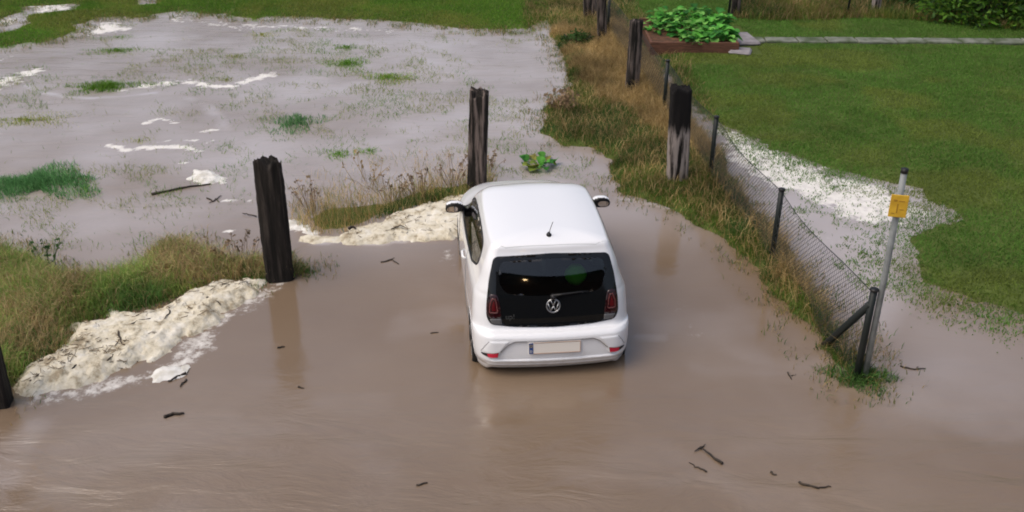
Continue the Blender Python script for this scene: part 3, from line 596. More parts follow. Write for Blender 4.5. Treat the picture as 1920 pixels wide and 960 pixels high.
def timber(name, base, top, w, d, m, seed, label, rz=0.0, jag=.10, group='old timber posts', roundtop=False, capmat=None):
    B = at(*base); dd = Fv*FPX+Rv*(top[0]-960)-Uv*(top[1]-480); T = np.array([0, 0, CAMH])+dd*(B[1]/dd[1]); H = T[2]+.25; r_ = np.random.default_rng(seed)
    nk, nl = 36, 36; V = []; q = np.linspace(0, 2*math.pi, nk, endpoint=False)
    cx = np.sign(np.cos(q))*np.abs(np.cos(q))**.42*w/2; cy = np.sign(np.sin(q))*np.abs(np.sin(q))**.42*d/2
    topn = (fbm(cx*1.0+seed, cy+seed*3.1, .045, 2, seed)-.5)*2
    for l in range(nl+1):
        t = l/nl; g = fbm(q*7+seed, np.full(nk, t*1.6), 1.0, 3, seed); crack = np.exp(-((np.sin(q*1.5+seed+t*.8))/.09)**2)*.05
        k = 1+.14*(g-.5)*1.6+.10*(fbm(q*2.2+seed*2, np.full(nk, t*22), 1.0, 3, seed+3)-.5)-crack*(.6+.4*math.sin(t*9+seed))
        if roundtop: k = k*(1-.25*max(0, t-.93)/.07)
        z = t*H; zz = z+np.where(t > .6, (t-.6)/.4, 0)*topn*jag*(0 if roundtop else 1)
        lean = (T[0]-B[0])*t; V += [(cx[i]*k[i]*(1-.05*t)+lean, cy[i]*k[i]*(1-.05*t), zz[i]-.25) for i in range(nk)]
    for s_, dz in ((.8, -.012), (.5, .015), (.22, -.02)):
        n2 = r_.uniform(-1, 1, nk)*jag*.35
        V += [(V[nl*nk+i][0]*s_+(T[0]-B[0])*(1-s_), V[nl*nk+i][1]*s_, H-.25+topn[i]*jag*s_*(0 if roundtop else 1)+dz+n2[i]+(.03 if roundtop else 0)) for i in range(nk)]
    nl2 = nl+3; Fc = [(l*nk+i, l*nk+(i+1) % nk, (l+1)*nk+(i+1) % nk, (l+1)*nk+i) for l in range(nl2) for i in range(nk)]+[tuple(range(nl2*nk, nl2*nk+nk))]
    o = mesh(name, V, Fc, m, None, True); o.location = (B[0], B[1], 0); o.rotation_euler = (0, 0, rz)
    return tag(o, label, 'post', group)
timber('timber_post', (526, 521), (500, 305), .325, .24, wood_black, 3, 'black rotten timber post with a jagged top at the end of the left grass bank', .25, .20)
timber('timber_post', (893, 357), (899, 172), .265, .20, wood_brown, 8, 'dark timber post with pale vertical cracks standing behind the white car', -.1, .12)
timber('timber_post', (1270, 345), (1277, 164), .30, .24, wood_grey, 5, 'thick timber post with a black rounded top and grey split sides on the grass verge', .1, .06)
timber('timber_post', (1184, 182), (1194, 38), .235, .18, wood_brown, 12, 'leaning dark timber post in dry grass in front of the raised bed', .3, .04)
timber('timber_post', (1131, 88), (1126, -40), .20, .17, wood_brown, 15, 'narrow timber post among dry grass at the top, right one of a close pair', .1, .04)
timber('timber_post', (1108, 44), (1105, -80), .31, .22, wood_brown, 19, 'broad timber post at the top edge, left one of a close pair', -.1, .04)
timber('timber_post', (-6, 758), (-66, 520), .26, .20, wood_black, 23, 'black timber post cut off by the left edge beside the foam bank', .15, .08)
timber('fence_stake', (1378, 34), (1388, -80), .20, .17, wood_brown, 27, 'brown stump-like post in tall dry grass behind the raised bed', .1, .03, 'posts behind the garden')
timber('fence_stake', (1643, 27), (1652, -90), .19, .16, wood_grey, 31, 'pale grey wooden post in tall grass at the top edge', .2, .03, 'posts behind the garden')
steel = mat('dark_green_steel', (.010, .014, .013), .5, .4)
for b, t, lb in (((1364, 38), (1373, -70), 'thin dark stake beside the brown stump-like post'), ((1587, 32), (1596, -70), 'thin dark stake in tall grass left of the pale grey post')):
    B = at(*b, .05); m_ = MB().tube([(0, 0, -.2), (.02, 0, .7), (.04, 0, 1.35)], .028, 8); o = m_.build('steel_stake', steel, None, True); o.location = (B[0], B[1], 0); tag(o, lb, 'stake', 'posts behind the garden')

# ------------------------------------------------------------------ chain-link fence
tops = [(1638, 550), (1465, 361), (1343, 224), (1252, 118), (1190, 44), (1143, -8), (1105, -52)]
PT = [at(*t, 1.0) for t in tops]; FE = empty('wire_fence', (PT[0][0], PT[0][1], 0)); tag(FE, 'dark chain-link fence with thin posts running along the verge beside the lawn', 'fence')
L0 = Vector((PT[0][0], PT[0][1], 0)); galv = mat('grey_wire', (.10, .105, .105), .5, .4, .5)
for i, p in enumerate(PT):
    r = .034 if i == 0 else .033; q = Vector((p[0], p[1], 0))-L0
    m_ = MB().tube([q+Vector((0, 0, -.25)), q+Vector((0, 0, .5)), q+Vector((0, 0, 1.03))], r, 10); po = m_.build('post', steel, FE, True)
    MB().tube([q+Vector((0, 0, 1.03)), q+Vector((0, 0, 1.05))], r*1.25, 10).build('cap', black_plastic, po, True)
bd = (Vector(PT[1])-Vector(PT[0])).normalized(); bd.z = 0
MB().tube([bd*.0+Vector((-.01, .0, .88)), bd*.62+Vector((-.03, -.03, .10)), bd*.72+Vector((-.04, -.03, -.03))], .038, 8).build('brace', steel, FE, True)
def sag(t, a): return -a*4*t*(1-t)
for i in range(len(PT)-1):
    a, b = Vector((PT[i][0], PT[i][1], 0))-L0, Vector((PT[i+1][0], PT[i+1][1], 0))-L0; L = (b-a).length; u = (b-a)/L; nrm = Vector((-u.y, u.x, 0))
    wsp = .062 if i < 3 else .11; hgt = .95; r = .0024 if i < 3 else .003; mb = MB(); n = int((L+hgt)/wsp)
    for sgn in (1, -1):
        for k in range(n+1):
            s0 = -hgt+k*wsp; pts = []
            for j in range(8):
                z = hgt*j/7; s_ = s0+z
                if s_ < 0 or s_ > L: continue
                s2 = s_ if sgn > 0 else L-s_; t = s2/L
                pts.append(a+u*s2+nrm*.022*math.sin(t*7+z*3+i)+Vector((0, 0, .04+z+sag(t, .05)*z)))
            if len(pts) > 1: mb.tube(pts, r, 3, False)
    mb.build('wire_mesh', galv, FE)
    MB().tube([a+u*L*t+nrm*.02*math.sin(t*7+3+i)+Vector((0, 0, 1.0+sag(t, .05))) for t in np.linspace(0, 1, 14)], .0045, 5, False).build('top_wire', steel, FE, True)
# ------------------------------------------------------------------ marker pole with yellow plate
gal = noisy(mat('galvanised_pole', (.42, .44, .45), .55, .4, 0), (.16, .175, .175), (.26, .28, .28), 7, 5)
B = at(1620, 712); MPo = empty('marker_pole', (B[0], B[1], 0)); tag(MPo, 'grey metal pole with a small yellow plate beside the end fence post', 'sign pole')
MB().tube([(0, 0, -.2), (-.01, 0, 1.2), (-.03, 0, 2.24)], [.032, .030, .029], 14).build('pole', gal, MPo, True)
MB().tube([(-.03, 0, 2.24), (-.03, 0, 2.28)], .034, 14).build('pole_cap', black_plastic, MPo, True)
yl = noisy(mat('yellow_plate', (.6, .36, .03), .45), (.50, .29, .025), (.66, .42, .04), 9, 5)
pt_ = MB().box((0, 0, 0), (.155, .012, .215), 0, .004).build('plate', yl, MPo); pt_.location = (-.035, -.040, 1.93); pt_.rotation_euler = (math.radians(-4), 0, math.radians(-12))
mk = MB()
for x, z, w, h in ((-.035, .055, .03, .02), (.02, .05, .05, .008), (-.01, -.02, .012, .09), (.03, -.03, .035, .008), (-.04, -.07, .03, .008)): mk.box((x, -.0075, z), (w, .004, h))
mk.build('dark_marking', mat('faded_marking', (.36, .20, .02), .6), pt_)
MB().tube([(-.035, .0, 1.86), (-.035, -.036, 1.86)], .02, 8).build('bracket', gal, MPo); 

# ------------------------------------------------------------------ blades and leaves
leaf_m = bpy.data.materials.new('grass_blade'); leaf_m.use_nodes = True
a_ = nd(leaf_m, 'ShaderNodeVertexColor', layer_name='Col'); lk(leaf_m, a_.outputs[0], P(leaf_m).inputs['Base Color']); P(leaf_m).inputs['Roughness'].default_value = .55; P(leaf_m).inputs['Specular IOR Level'].default_value = .15
tl_ = nd(leaf_m, 'ShaderNodeBsdfTranslucent'); lk(leaf_m, a_.outputs[0], tl_.inputs[0]); mx_ = nd(leaf_m, 'ShaderNodeMixShader'); mx_.inputs[0].default_value = .42; lk(leaf_m, P(leaf_m).outputs[0], mx_.inputs[1]); lk(leaf_m, tl_.outputs[0], mx_.inputs[2]); lk(leaf_m, mx_.outputs[0], leaf_m.node_tree.nodes['Material Output'].inputs[0])
GREEN = np.array([[.095, .220, .022], [.120, .250, .028], [.078, .185, .024], [.145, .235, .036]]); OLIVE = np.array([[.19, .235, .042], [.24, .235, .058], [.15, .21, .038]])
TAN = np.array([[.50, .36, .16], [.58, .43, .21], [.40, .27, .11], [.45, .34, .14]]); DARKG = np.array([[.045, .100, .024], [.060, .125, .030], [.038, .080, .022]]); BLUEG = np.array([[.085, .20, .07], [.10, .23, .08], [.07, .165, .06]])
def blades(name, x, y, h, w, lean, col, z=None, up=1.0):
    n = len(x); z = land(x, y) if z is None else z; a = rng.uniform(0, 2*math.pi, n); b = rng.uniform(0, 2*math.pi, n)
    dx, dy = np.cos(a)*w/2, np.sin(a)*w/2; l = lean*h; lx, ly = np.cos(b)*l, np.sin(b)*l; zz = np.maximum(z, -.12)-.015
    V = np.empty((n, 5, 3)); V[:, 0] = np.stack([x-dx, y-dy, zz], 1); V[:, 1] = np.stack([x+dx, y+dy, zz], 1)
    m = .5; V[:, 2] = np.stack([x+lx*.3+dx*.75, y+ly*.3+dy*.75, zz+h*.58], 1); V[:, 3] = np.stack([x+lx*.3-dx*.75, y+ly*.3-dy*.75, zz+h*.58], 1); V[:, 4] = np.stack([x+lx, y+ly, zz+h*np.sqrt(np.maximum(1-lean**2*.6, .1))], 1)
    i = np.arange(n)[:, None]*5; T = np.concatenate([i+np.array([[0, 1, 2]]), i+np.array([[0, 2, 3]]), i+np.array([[3, 2, 4]])], 0)
    return raw_mesh(name, V.reshape(-1, 3), T, leaf_m, {'Col': np.repeat(col, 5, 0)}, None, True)
def pick(pal, n, var=.25): c = pal[rng.integers(0, len(pal), n)]; return c*rng.uniform(1-var, 1+var, (n, 1))
def scatter(poly, dens, prob=None, grow=0.0):
    A = np.array(poly); lo, hi = A.min(0)-grow, A.max(0)+grow; n = int(dens*np.prod(hi-lo)); x = rng.uniform(lo[0], hi[0], n); y = rng.uniform(lo[1], hi[1], n); k = sdist(x, y, poly) < grow
    if prob is not None: x, y = x[k], y[k]; k = rng.uniform(0, 1, len(x)) < prob(x, y)
    return x[k], y[k]
def mixpal(x, y, p1, p2, sc, seed, bias=.5, sharp=.15):
    n = len(x); t = sstep(bias-sharp, bias+sharp, fbm(x, y, sc, 4, seed)+rng.normal(0, .06, n))[:, None]; return pick(p1, n)*(1-t)+pick(p2, n)*t
emerge = lambda lo, hi: (lambda x, y: sstep(lo, hi, land(x, y)))
VIEW = at_many([(-120, -40), (2040, -40), (2040, 1000), (-120, 1000)])
def inview(x, y): return sdist(x, y, VIEW) < 0
# lawn on the right
SOFT = at_many([(1450, 296), (1540, 325), (1650, 335), (1850, 390), (1740, 440), (1680, 500), (1720, 560), (1935, 640), (1935, 690), (1700, 610), (1630, 540), (1620, 440), (1560, 370)])
lx0 = [tuple(p) for p in at_many([(1110, -40), (1150, 20), (1345, 242), (1460, 380), (1600, 540), (1700, 620), (1950, 700), (2050, 660), (2050, -40)])]
def keepout(x, y):                                              # bed, slabs and path stay clear
    c = at(1300, 95); return ~(((x > 2.80) & (x < 5.25) & (y > 19.9) & (y < 22.3)) | ((x > x0-.1) & (np.abs(y-yb-.004*(x-x0)) < .27)))
x, y = scatter(lx0, 2300, lambda x, y: np.maximum(sstep(-.10, .0, land(x, y)+(fbm(x, y, .22, 3, 51)-.5)*.10), .6*sstep(.35, -.5, sdist(x, y, SOFT))*sstep(.9, .1, sdist(x, y, LAWN))*sstep(.42, .62, fbm(x, y, .35, 4, 53)))*keepout(x, y))
hh = rng.uniform(.035, .075, len(x))*(.8+.5*fbm(x, y, .6, 3, 9)); c1 = pick(GREEN.mean(0)[None]*np.array([.98, 1.0, 1.35]), len(x), .13); c2 = pick(OLIVE.mean(0)[None], len(x), .13); t_ = .7*sstep(.48, .70, fbm(x, y, 1.4, 4, 33))[:, None]; col = (c1*(1-t_)+c2*t_)*(.52+.62*fbm(x, y, 1.7, 5, 41, .6)+.36*fbm(x, y, .35, 3, 44))[:, None]
tag(blades('lawn_grass', x, y, hh, np.full(len(x), .011), rng.uniform(.4, 1.1, len(x)), col, np.maximum(land(x, y), -.004)), 'short green lawn grass on the garden side', 'grass', kind='stuff')
# far lawn
x, y = scatter(at_many([(-150, -40), (-150, 130), (60, 110), (200, 60), (400, 60), (700, 62), (1015, 70), (1040, -40)]), 1900, lambda x, y: sstep(-.045, .03, land(x, y)+(fbm(x, y, .25, 3, 52)-.5)*.07)*(sdist(x, y, FAR) < .9))
hh = rng.uniform(.04, .085, len(x)); col = mixpal(x, y, GREEN*1.1, OLIVE*1.1, 1.6, 34, .56, .14)*(.8+.5*fbm(x, y, 1.2, 4, 42))[:, None]
tag(blades('meadow_grass', x, y, hh, np.full(len(x), .014), rng.uniform(.2, .8, len(x)), col), 'green grass at the far side of the flooded field', 'grass', kind='stuff')
# verge along the fence
TANZ = at_many([(1040, 60), (1075, 120), (1110, 180), (1190, 230), (1250, 270), (1330, 330), (1400, 420), (1470, 520), (1560, 620), (1620, 680), (1600, 630), (1520, 530), (1450, 440), (1390, 350), (1345, 290), (1290, 230), (1240, 150), (1200, 90), (1160, 40), (1110, 70)])
def vmask(x, y): return sstep(.15, -.25, sdist(x, y, TANZ)+(fbm(x, y, .5, 3, 61)-.5)*1.1)
x, y = scatter([tuple(p) for p in VERGE], 3600, lambda x, y: sstep(-.07, .02, land(x, y)+(fbm(x, y, .3, 3, 63)-.5)*.08)*sstep(.7, .2, sdist(x, y, VERGE)), .6)
t = (rng.uniform(0, 1, len(x)) < (.16+.74*vmask(x, y)))[:, None]; dk = (.20+1.1*fbm(x, y, .55, 4, 64))[:, None]
col = np.where(t, pick(TAN, len(x), .35), mixpal(x, y, np.r_[GREEN, OLIVE]*.9, DARKG*1.5, .6, 65, .55, .2))*dk
FL = [tuple(p[:2]) for p in [at(*t_, 1.0) for t_ in tops]]; fd = ldist(x, y, FL); hh = np.where(t[:, 0], rng.uniform(.08, .26, len(x)), rng.uniform(.04, .13, len(x)))*sstep(-.08, .07, land(x, y)+.01)*(.6+.7*fbm(x, y, .5, 3, 66))*(1+.9*np.exp(-(fd/.28)**2))
tag(blades('verge_grass', x, y, hh, np.full(len(x), .008), rng.uniform(.3, 1.1, len(x)), col), 'mixed green and straw-coloured grass on the verge along the fence', 'grass', kind='stuff')
# ragged grass standing in the shallows along every shore
def sp_(x, y):
    l = land(x, y); dv = np.minimum(sdist(x, y, VERGE), sdist(x, y, BANK)); dl = np.minimum(sdist(x, y, LAWN), sdist(x, y, FAR)); n = fbm(x, y, .28, 4, 67)
    return (l < .02)*np.maximum(sstep(.55, -.1, dv)*sstep(.40, .62, n), .8*sstep(.6, -.1, dl)*sstep(.44, .64, n))*keepout(x, y)
x, y = scatter(at_many([(-60, -30), (-60, 800), (2000, 800), (2000, -30)]), 1500, sp_); lw = sdist(x, y, LAWN) < np.minimum(sdist(x, y, VERGE), .9)
col = np.where(lw[:, None], pick(GREEN*.8, len(x), .2), np.where((rng.uniform(0, 1, len(x)) < .35)[:, None], pick(TAN*.7, len(x)), pick(np.r_[OLIVE*.8, DARKG*1.5], len(x))))
tag(blades('shore_grass', x, y, rng.uniform(.04, .13, len(x))*(1-.35*lw), np.full(len(x), .009), rng.uniform(.2, 1.0, len(x)), col, np.full(len(x), -.006)), 'ragged half-drowned grass along the water edges', 'grass', kind='stuff')
# left bank
x, y = scatter([tuple(p) for p in BANK], 3600, lambda x, y: sstep(-.06, .02, land(x, y))*inview(x, y), .35)
px_, py_ = to_px(x, y, 0*x); t = sstep(.40, .62, fbm(x, y, .5, 4, 71)+.16*sstep(150, 420, px_)); t = (rng.uniform(0, 1, len(x)) < (.15+t*.6))[:, None]; dk = (.55+.9*fbm(x, y, .45, 3, 72))[:, None]
col = np.where(t, pick(TAN*.95*np.array([.95, 1.0, 1.15]), len(x), .3), mixpal(x, y, OLIVE*1.6*np.array([.88, 1.0, 1.3]), DARKG*2.0, .7, 73, .60, .15))*dk
hh = rng.uniform(.10, .32, len(x))*(.55+.8*fbm(x, y, .5, 3, 74))*sstep(-.05, .06, land(x, y)+.02)
tag(blades('bank_grass', x, y, hh+.03, np.full(len(x), .008), rng.uniform(.3, 1.1, len(x)), col), 'long olive and straw-coloured grass on the left bank behind the foam', 'grass', kind='stuff')
# straw between the two posts
MZ = at_many([(545, 420), (540, 350), (600, 320), (700, 300), (780, 285), (870, 280), (930, 300), (930, 358), (870, 372), (740, 404), (650, 438), (590, 442)])
x, y = scatter(MZ, 1700, lambda x, y: np.clip(.17+1.1*sstep(-.3, .25, .42-sdist(x, y, MIDB)+(fbm(x, y, .5, 3, 81)-.5)*.9)+.3*(fbm(x, y, .35, 3, 82) > .58), 0, 1)*.62)
t = (rng.uniform(0, 1, len(x)) < .68)[:, None]; col = np.where(t, pick(TAN, len(x), .3), pick(OLIVE, len(x)))*(.6+.8*fbm(x, y, .4, 3, 83))[:, None]
tag(blades('straw_grass', x, y, rng.uniform(.10, .30, len(x))*(.6+.6*fbm(x, y, .4, 2, 84)), np.full(len(x), .006), rng.uniform(.2, .9, len(x)), col), 'straw-coloured grass standing in shallow water between the black post and the car', 'grass', kind='stuff')
gz = at_many([(700, 412), (735, 388), (800, 374), (850, 364), (850, 372), (790, 384), (740, 402)])
x, y = scatter(gz, 3000); tag(blades('green_fringe', x, y, rng.uniform(.07, .2, len(x)), np.full(len(x), .009), rng.uniform(.2, .9, len(x)), pick(DARKG*1.4, len(x))), 'strip of dark green grass edging the foam left of the car', 'grass', kind='stuff')
# drowned stubble all over the field
FZ = at_many([(-100, 90), (200, 45), (1000, 62), (1050, 160), (1010, 240), (1130, 320), (1130, 360), (950, 350), (870, 345), (560, 380), (430, 470), (100, 500), (-100, 460)])
def fp(x, y): n = fbm(x, y, .42, 4, 91); m = fbm(x, y, 2.4, 3, 92); return .014+.9*sstep(.56, .72, n*.75+m*.35)*sstep(.40, .55, m)
x, y = scatter(FZ, 900, fp); c = mixpal(x, y, OLIVE*1.2, GREEN*1.1, .8, 93)
tag(blades('drowned_grass', x, y, rng.uniform(.09, .17, len(x)), np.full(len(x), .009), rng.uniform(.2, 1.0, len(x)), c, np.full(len(x), -.06)), 'sparse grass tips poking out of the flooded field', 'grass', kind='stuff')
# single grass islands in the water
def island(pxy, rx, ry, n, h, pal, label, tilt=0.0):
    rx, ry, pal = rx*1.12, ry*1.12, pal*1.55
    c = at(*pxy); r = rng.uniform(0, 1, n)**.62*1.15; q = rng.uniform(0, 2*math.pi, n); k = 1+.35*np.sin(q*3+pxy[0])+.25*np.sin(q*5+pxy[1]); u, v = rx*r*np.cos(q)*k, ry*r*np.sin(q)*k
    x, y = u*math.cos(tilt)-v*math.sin(tilt), u*math.sin(tilt)+v*math.cos(tilt)
    o = blades('grass_tuft', x, y, rng.uniform(.5, 1.15, n)*h*(1-.5*r), np.full(n, .011), rng.uniform(.2, 1.0, n), pick(pal, n, .35), np.full(n, -.02)); o.location = (c[0], c[1], 0)
    return tag(o, label, 'grass tuft', 'grass tufts in the flooded field')
island((196, 164), .52, .30, 1500, .20, GREEN*.75, 'dark green oval tuft beside white foam in the upper left of the field', .2)
island((85, 345), .62, .42, 2600, .28, BLUEG, 'largest bright green tuft at the left edge above the bank')
island((30, 348), .40, .34, 1200, .20, BLUEG*.9, 'green tuft cut by the left edge beside the largest tuft')
island((160, 358), .22, .25, 260, .12, GREEN, 'thin low tuft at the right end of the largest tuft')
island((215, 96), .62, .22, 900, .13, GREEN*.8, 'flat dark tuft near the far grass in the upper left', .15)
island((225, 70), .35, .18, 350, .10, GREEN*.8, 'small thin tuft below the white foam patch at the top left')
island((55, 226), .75, .35, 1500, .12, OLIVE, 'wide olive patch of grass at the left edge', .2)
island((648, 90), .32, .24, 600, .13, GREEN*.8, 'small tuft at the top, behind the two long tufts')
island((652, 120), .42, .30, 900, .16, GREEN*.9, 'round green tuft left of the long yellowish tuft')
island((728, 146), .52, .28, 1000, .16, np.r_[GREEN, OLIVE], 'long yellowish green tuft in the upper middle of the field', -.2)
island((445, 106), .30, .22, 420, .12, OLIVE*.8, 'small olive tuft in the top part of the field')
island((422, 150), .28, .22, 380, .10, OLIVE*.8, 'small olive tuft just right of the white foam band')
island((490, 66), .36, .30, 420, .12, OLIVE, 'olive tuft reaching into the water at the far shore')
island((553, 232), .38, .42, 800, .22, BLUEG*.9, 'pale green upright tuft in the middle of the field')
island((635, 290), .25, .20, 380, .14, GREEN, 'small bright tuft left of its smaller twin behind the straw')
island((690, 284), .18, .16, 240, .13, GREEN, 'smallest bright tuft right of its twin behind the straw')
island((262, 264), .32, .18, 260, .10, OLIVE, 'faint olive tuft above the thin white foam line')
island((1073, 250), .55, .35, 1200, .13, BLUEG*.8, 'bluish green patch of grass near the verge', -.2)
island((1615, 712), .26, .16, 900, .22, DARKG*1.3, 'dark tuft around the foot of the end fence post')
island((470, 505), .42, .26, 1500, .24, DARKG*1.4, 'dark green tuft left of the black jagged post')
island((556, 508), .18, .12, 420, .17, DARKG*1.4, 'dark green tuft right of the black jagged post')
for q in ((1365, 0), ): pass
# tall dry grass behind the garden
TZ = at_many([(1370, -40), (1372, 40), (1450, 46), (1560, 44), (1640, 40), (1760, 48), (1930, 66), (2000, 60), (2000, -40)])
x, y = scatter(TZ, 900); t = (rng.uniform(0, 1, len(x)) < .45*sstep(.35, .6, fbm(x, y, .9, 3, 101)+.12))[:, None]
col = np.where(t, pick(TAN*.75, len(x)), mixpal(x, y, OLIVE, DARKG*1.2, 1.2, 102))*(.35+.8*fbm(x, y, .8, 3, 103))[:, None]
tag(blades('tall_grass', x, y, rng.uniform(.08, .30, len(x)), np.full(len(x), .016), rng.uniform(.2, .8, len(x)), col), 'tall unmown grass behind the path at the top right', 'grass', kind='stuff')

# broad leaves
def leaf_fan(n, cx, cy, spread, hmin, hmax, size, pal, seed, up=.5):
    r = np.random.default_rng(seed); V = []; Fc = []; Cc = []
    for k in range(n):
        a = r.uniform(0, 2*math.pi); d = spread*math.sqrt(r.uniform(0, 1)); b = Vector((cx+d*math.cos(a)*1.0, cy+d*math.sin(a), r.uniform(hmin, hmax))); L = size*r.uniform(.6, 1.2); wd = L*r.uniform(.30, .46); el = r.uniform(.1, 1.0)*up*1.6; a2 = a+r.normal(0, .5)
        f = Vector((math.cos(a2)*math.cos(el), math.sin(a2)*math.cos(el), math.sin(el))); s = f.cross(Vector((0, 0, 1))).normalized(); u = s.cross(f); c = pal[r.integers(0, len(pal))]*r.uniform(.7, 1.35); n0 = len(V)
        for i in range(7):
            t = i/6; w = wd*math.sin(math.pi*min(1, .08+.92*t))**.7*(1 if t < .99 else 0); cen = b+f*L*t-Vector((0, 0, 1))*L*.45*t*t
            for q in (-1, -.5, 0, .5, 1): V.append(cen+s*w*q+u*abs(q)*w*.35+u*.02*L*math.sin(t*17+q*4)); Cc.append(c*(1.25 if q == 0 else 1))
        for i in range(6):
            for j in range(4): Fc.append((n0+i*5+j, n0+i*5+j+1, n0+i*5+j+6, n0+i*5+j+5))
    return np.array([tuple(v) for v in V]), np.array(Fc), np.array(Cc)
def stems_tubes(mb, pts, cx, cy): 
    for p in pts: mb.tube([(cx, cy, -.05), ((cx+p[0])/2, (cy+p[1])/2, p[2]*.7), p], .006, 4)
LG_ = np.array([[.07, .26, .04], [.11, .36, .055], [.04, .17, .032], [.20, .46, .10]])
def plant(name, loc, n, spread, hmin, hmax, size, pal, seed, label, cat, group=None, up=.5):
    e = empty(name, loc); tag(e, label, cat, group); V, Fc, Cc = leaf_fan(n, 0, 0, spread, hmin, hmax, size, pal, seed, up)
    raw_mesh('leaves', V, Fc, leaf_m, {'Col': Cc}, e); mb = MB(); r = np.random.default_rng(seed)
    for k in range(7): a = r.uniform(0, 6.28); mb.tube([(0, 0, -.05), (spread*.35*math.cos(a), spread*.35*math.sin(a), hmax*.5), (spread*.8*math.cos(a), spread*.8*math.sin(a), hmax*.85)], .008, 5)
    mb.build('stem', mat('plant_stem', (.07, .12, .03), .6), e, True); return e
p_ = at(1012, 308); plant('dock_plant', (p_[0], p_[1], 0), 20, .26, .0, .06, .24, np.r_[LG_*.9, OLIVE*1.2], 5, 'bright broad-leaved weed growing out of the water behind the car roof', 'plant', None, .8)
# raised bed
bx0, bx1, by0, by1 = 2.90, 4.72, 20.0, 22.1
RB = empty('raised_bed', ((bx0+bx1)/2, (by0+by1)/2, 0)); tag(RB, 'low reddish timber raised bed full of leafy plants on the lawn', 'raised bed')
bw = noisy(mat('red_brown_boards', (.14, .06, .035), .8), (.085, .038, .022), (.17, .075, .045), 6, 6, .35, .65, .4, None, (1, 8, 8)); hw, hd = (bx1-bx0)/2, (by1-by0)/2
for c, d in (((0, -hd, .14), (2*hw+.05, .045, .30)), ((0, hd, .14), (2*hw+.05, .045, .30)), ((-hw, 0, .135), (.045, 2*hd-.046, .29)), ((hw, 0, .135), (.045, 2*hd-.046, .29))): MB().box(c, d, 0, .006).build('board', bw, RB)
MB().box((0, 0, .11), (2*hw-.05, 2*hd-.05, .26)).build('soil', noisy(mat('bed_soil', (.06, .035, .02), 1), (.05, .028, .016), (.13, .055, .025), 9, 6, .35, .65, .8, 30), RB)
rp = np.random.default_rng(4); k = 0
for (fx, fy, n, hm, sz, lb) in ((.30, .80, 42, .60, .36, 'tall leafy plant at the back left of the raised bed'), (.62, .85, 44, .62, .36, 'tall leafy plant at the back middle of the raised bed'), (.85, .70, 46, .55, .40, 'pale leafy plant at the back right of the raised bed'),
                          (.50, .42, 40, .42, .34, 'leafy plant in the centre of the raised bed'), (.80, .25, 46, .40, .40, 'large-leaved plant at the front right of the raised bed'), (.56, .14, 30, .26, .28, 'low plant at the front middle of the raised bed'), (.16, .55, 34, .46, .30, 'dark leafy plant at the left end of the raised bed')):
    plant('garden_plant', (bx0+fx*(bx1-bx0), by0+fy*(by1-by0), .22), int(n*1.7), .36, .02, hm*.55, sz*.62, LG_*(.9 if k % 2 else 1.1), 40+k, lb, 'plant', 'plants in the raised bed'); k += 1
# shrubs
def shrub(name, loc, rad, n, size, pal, seed, label):
    e = empty(name, loc); tag(e, label, 'shrub'); r = np.random.default_rng(seed); q = r.normal(0, 1, (n, 3)); q /= np.linalg.norm(q, axis=1)[:, None]; rr = r.uniform(.35, 1, n)**.5*(.75+.5*vnoise(q[:, 0]*3+9, q[:, 1]*3+q[:, 2]*2+9, seed)); c = q*rr[:, None]*np.array(rad); c[:, 2] = np.abs(c[:, 2])
    u = r.normal(0, 1, (n, 3)); u[:, 2] *= .5; u /= np.linalg.norm(u, axis=1)[:, None]; v = np.cross(u, r.normal(0, 1, (n, 3))); v /= np.linalg.norm(v, axis=1)[:, None]; s = size*r.uniform(.5, 1.2, (n, 1))
    V = np.stack([c-u*s, c+v*s*.42, c+u*s, c-v*s*.42], 1).reshape(-1, 3); raw_mesh('foliage', V, np.arange(4*n).reshape(-1, 4), leaf_m, {'Col': np.repeat(pal[r.integers(0, len(pal), n)]*r.uniform(.6, 1.4, (n, 1)), 4, 0)}, e, False)
    mb = MB()
    for k in range(9): a = r.uniform(0, 6.28); mb.tube([(0, 0, -.1), (rad[0]*.3*math.cos(a), rad[1]*.3*math.sin(a), rad[2]*.4), (rad[0]*.7*math.cos(a), rad[1]*.7*math.sin(a), rad[2]*.8)], [.03, .018, .006], 5)
    mb.build('branches', mat('shrub_bark', (.05, .04, .03), .9), e, True); return e
p_ = at(1850, 52); shrub('garden_shrub', (p_[0]+.2, p_[1]+.5, 0), (1.5, 1.0, 1.7), 6500, .085, np.r_[GREEN, DARKG], 3, 'large green shrub at the top right corner')
p_ = at(1748, 34); shrub('garden_shrub', (p_[0], p_[1]+.9, 0), (.8, .7, .75), 2000, .07, DARKG, 6, 'low dark shrub left of the large corner shrub')
p_ = at(1082, 92); shrub('verge_shrub', (p_[0], p_[1], 0), (.42, .35, .38), 900, .05, DARKG, 9, 'small dark bush in dry grass below the pair of posts')
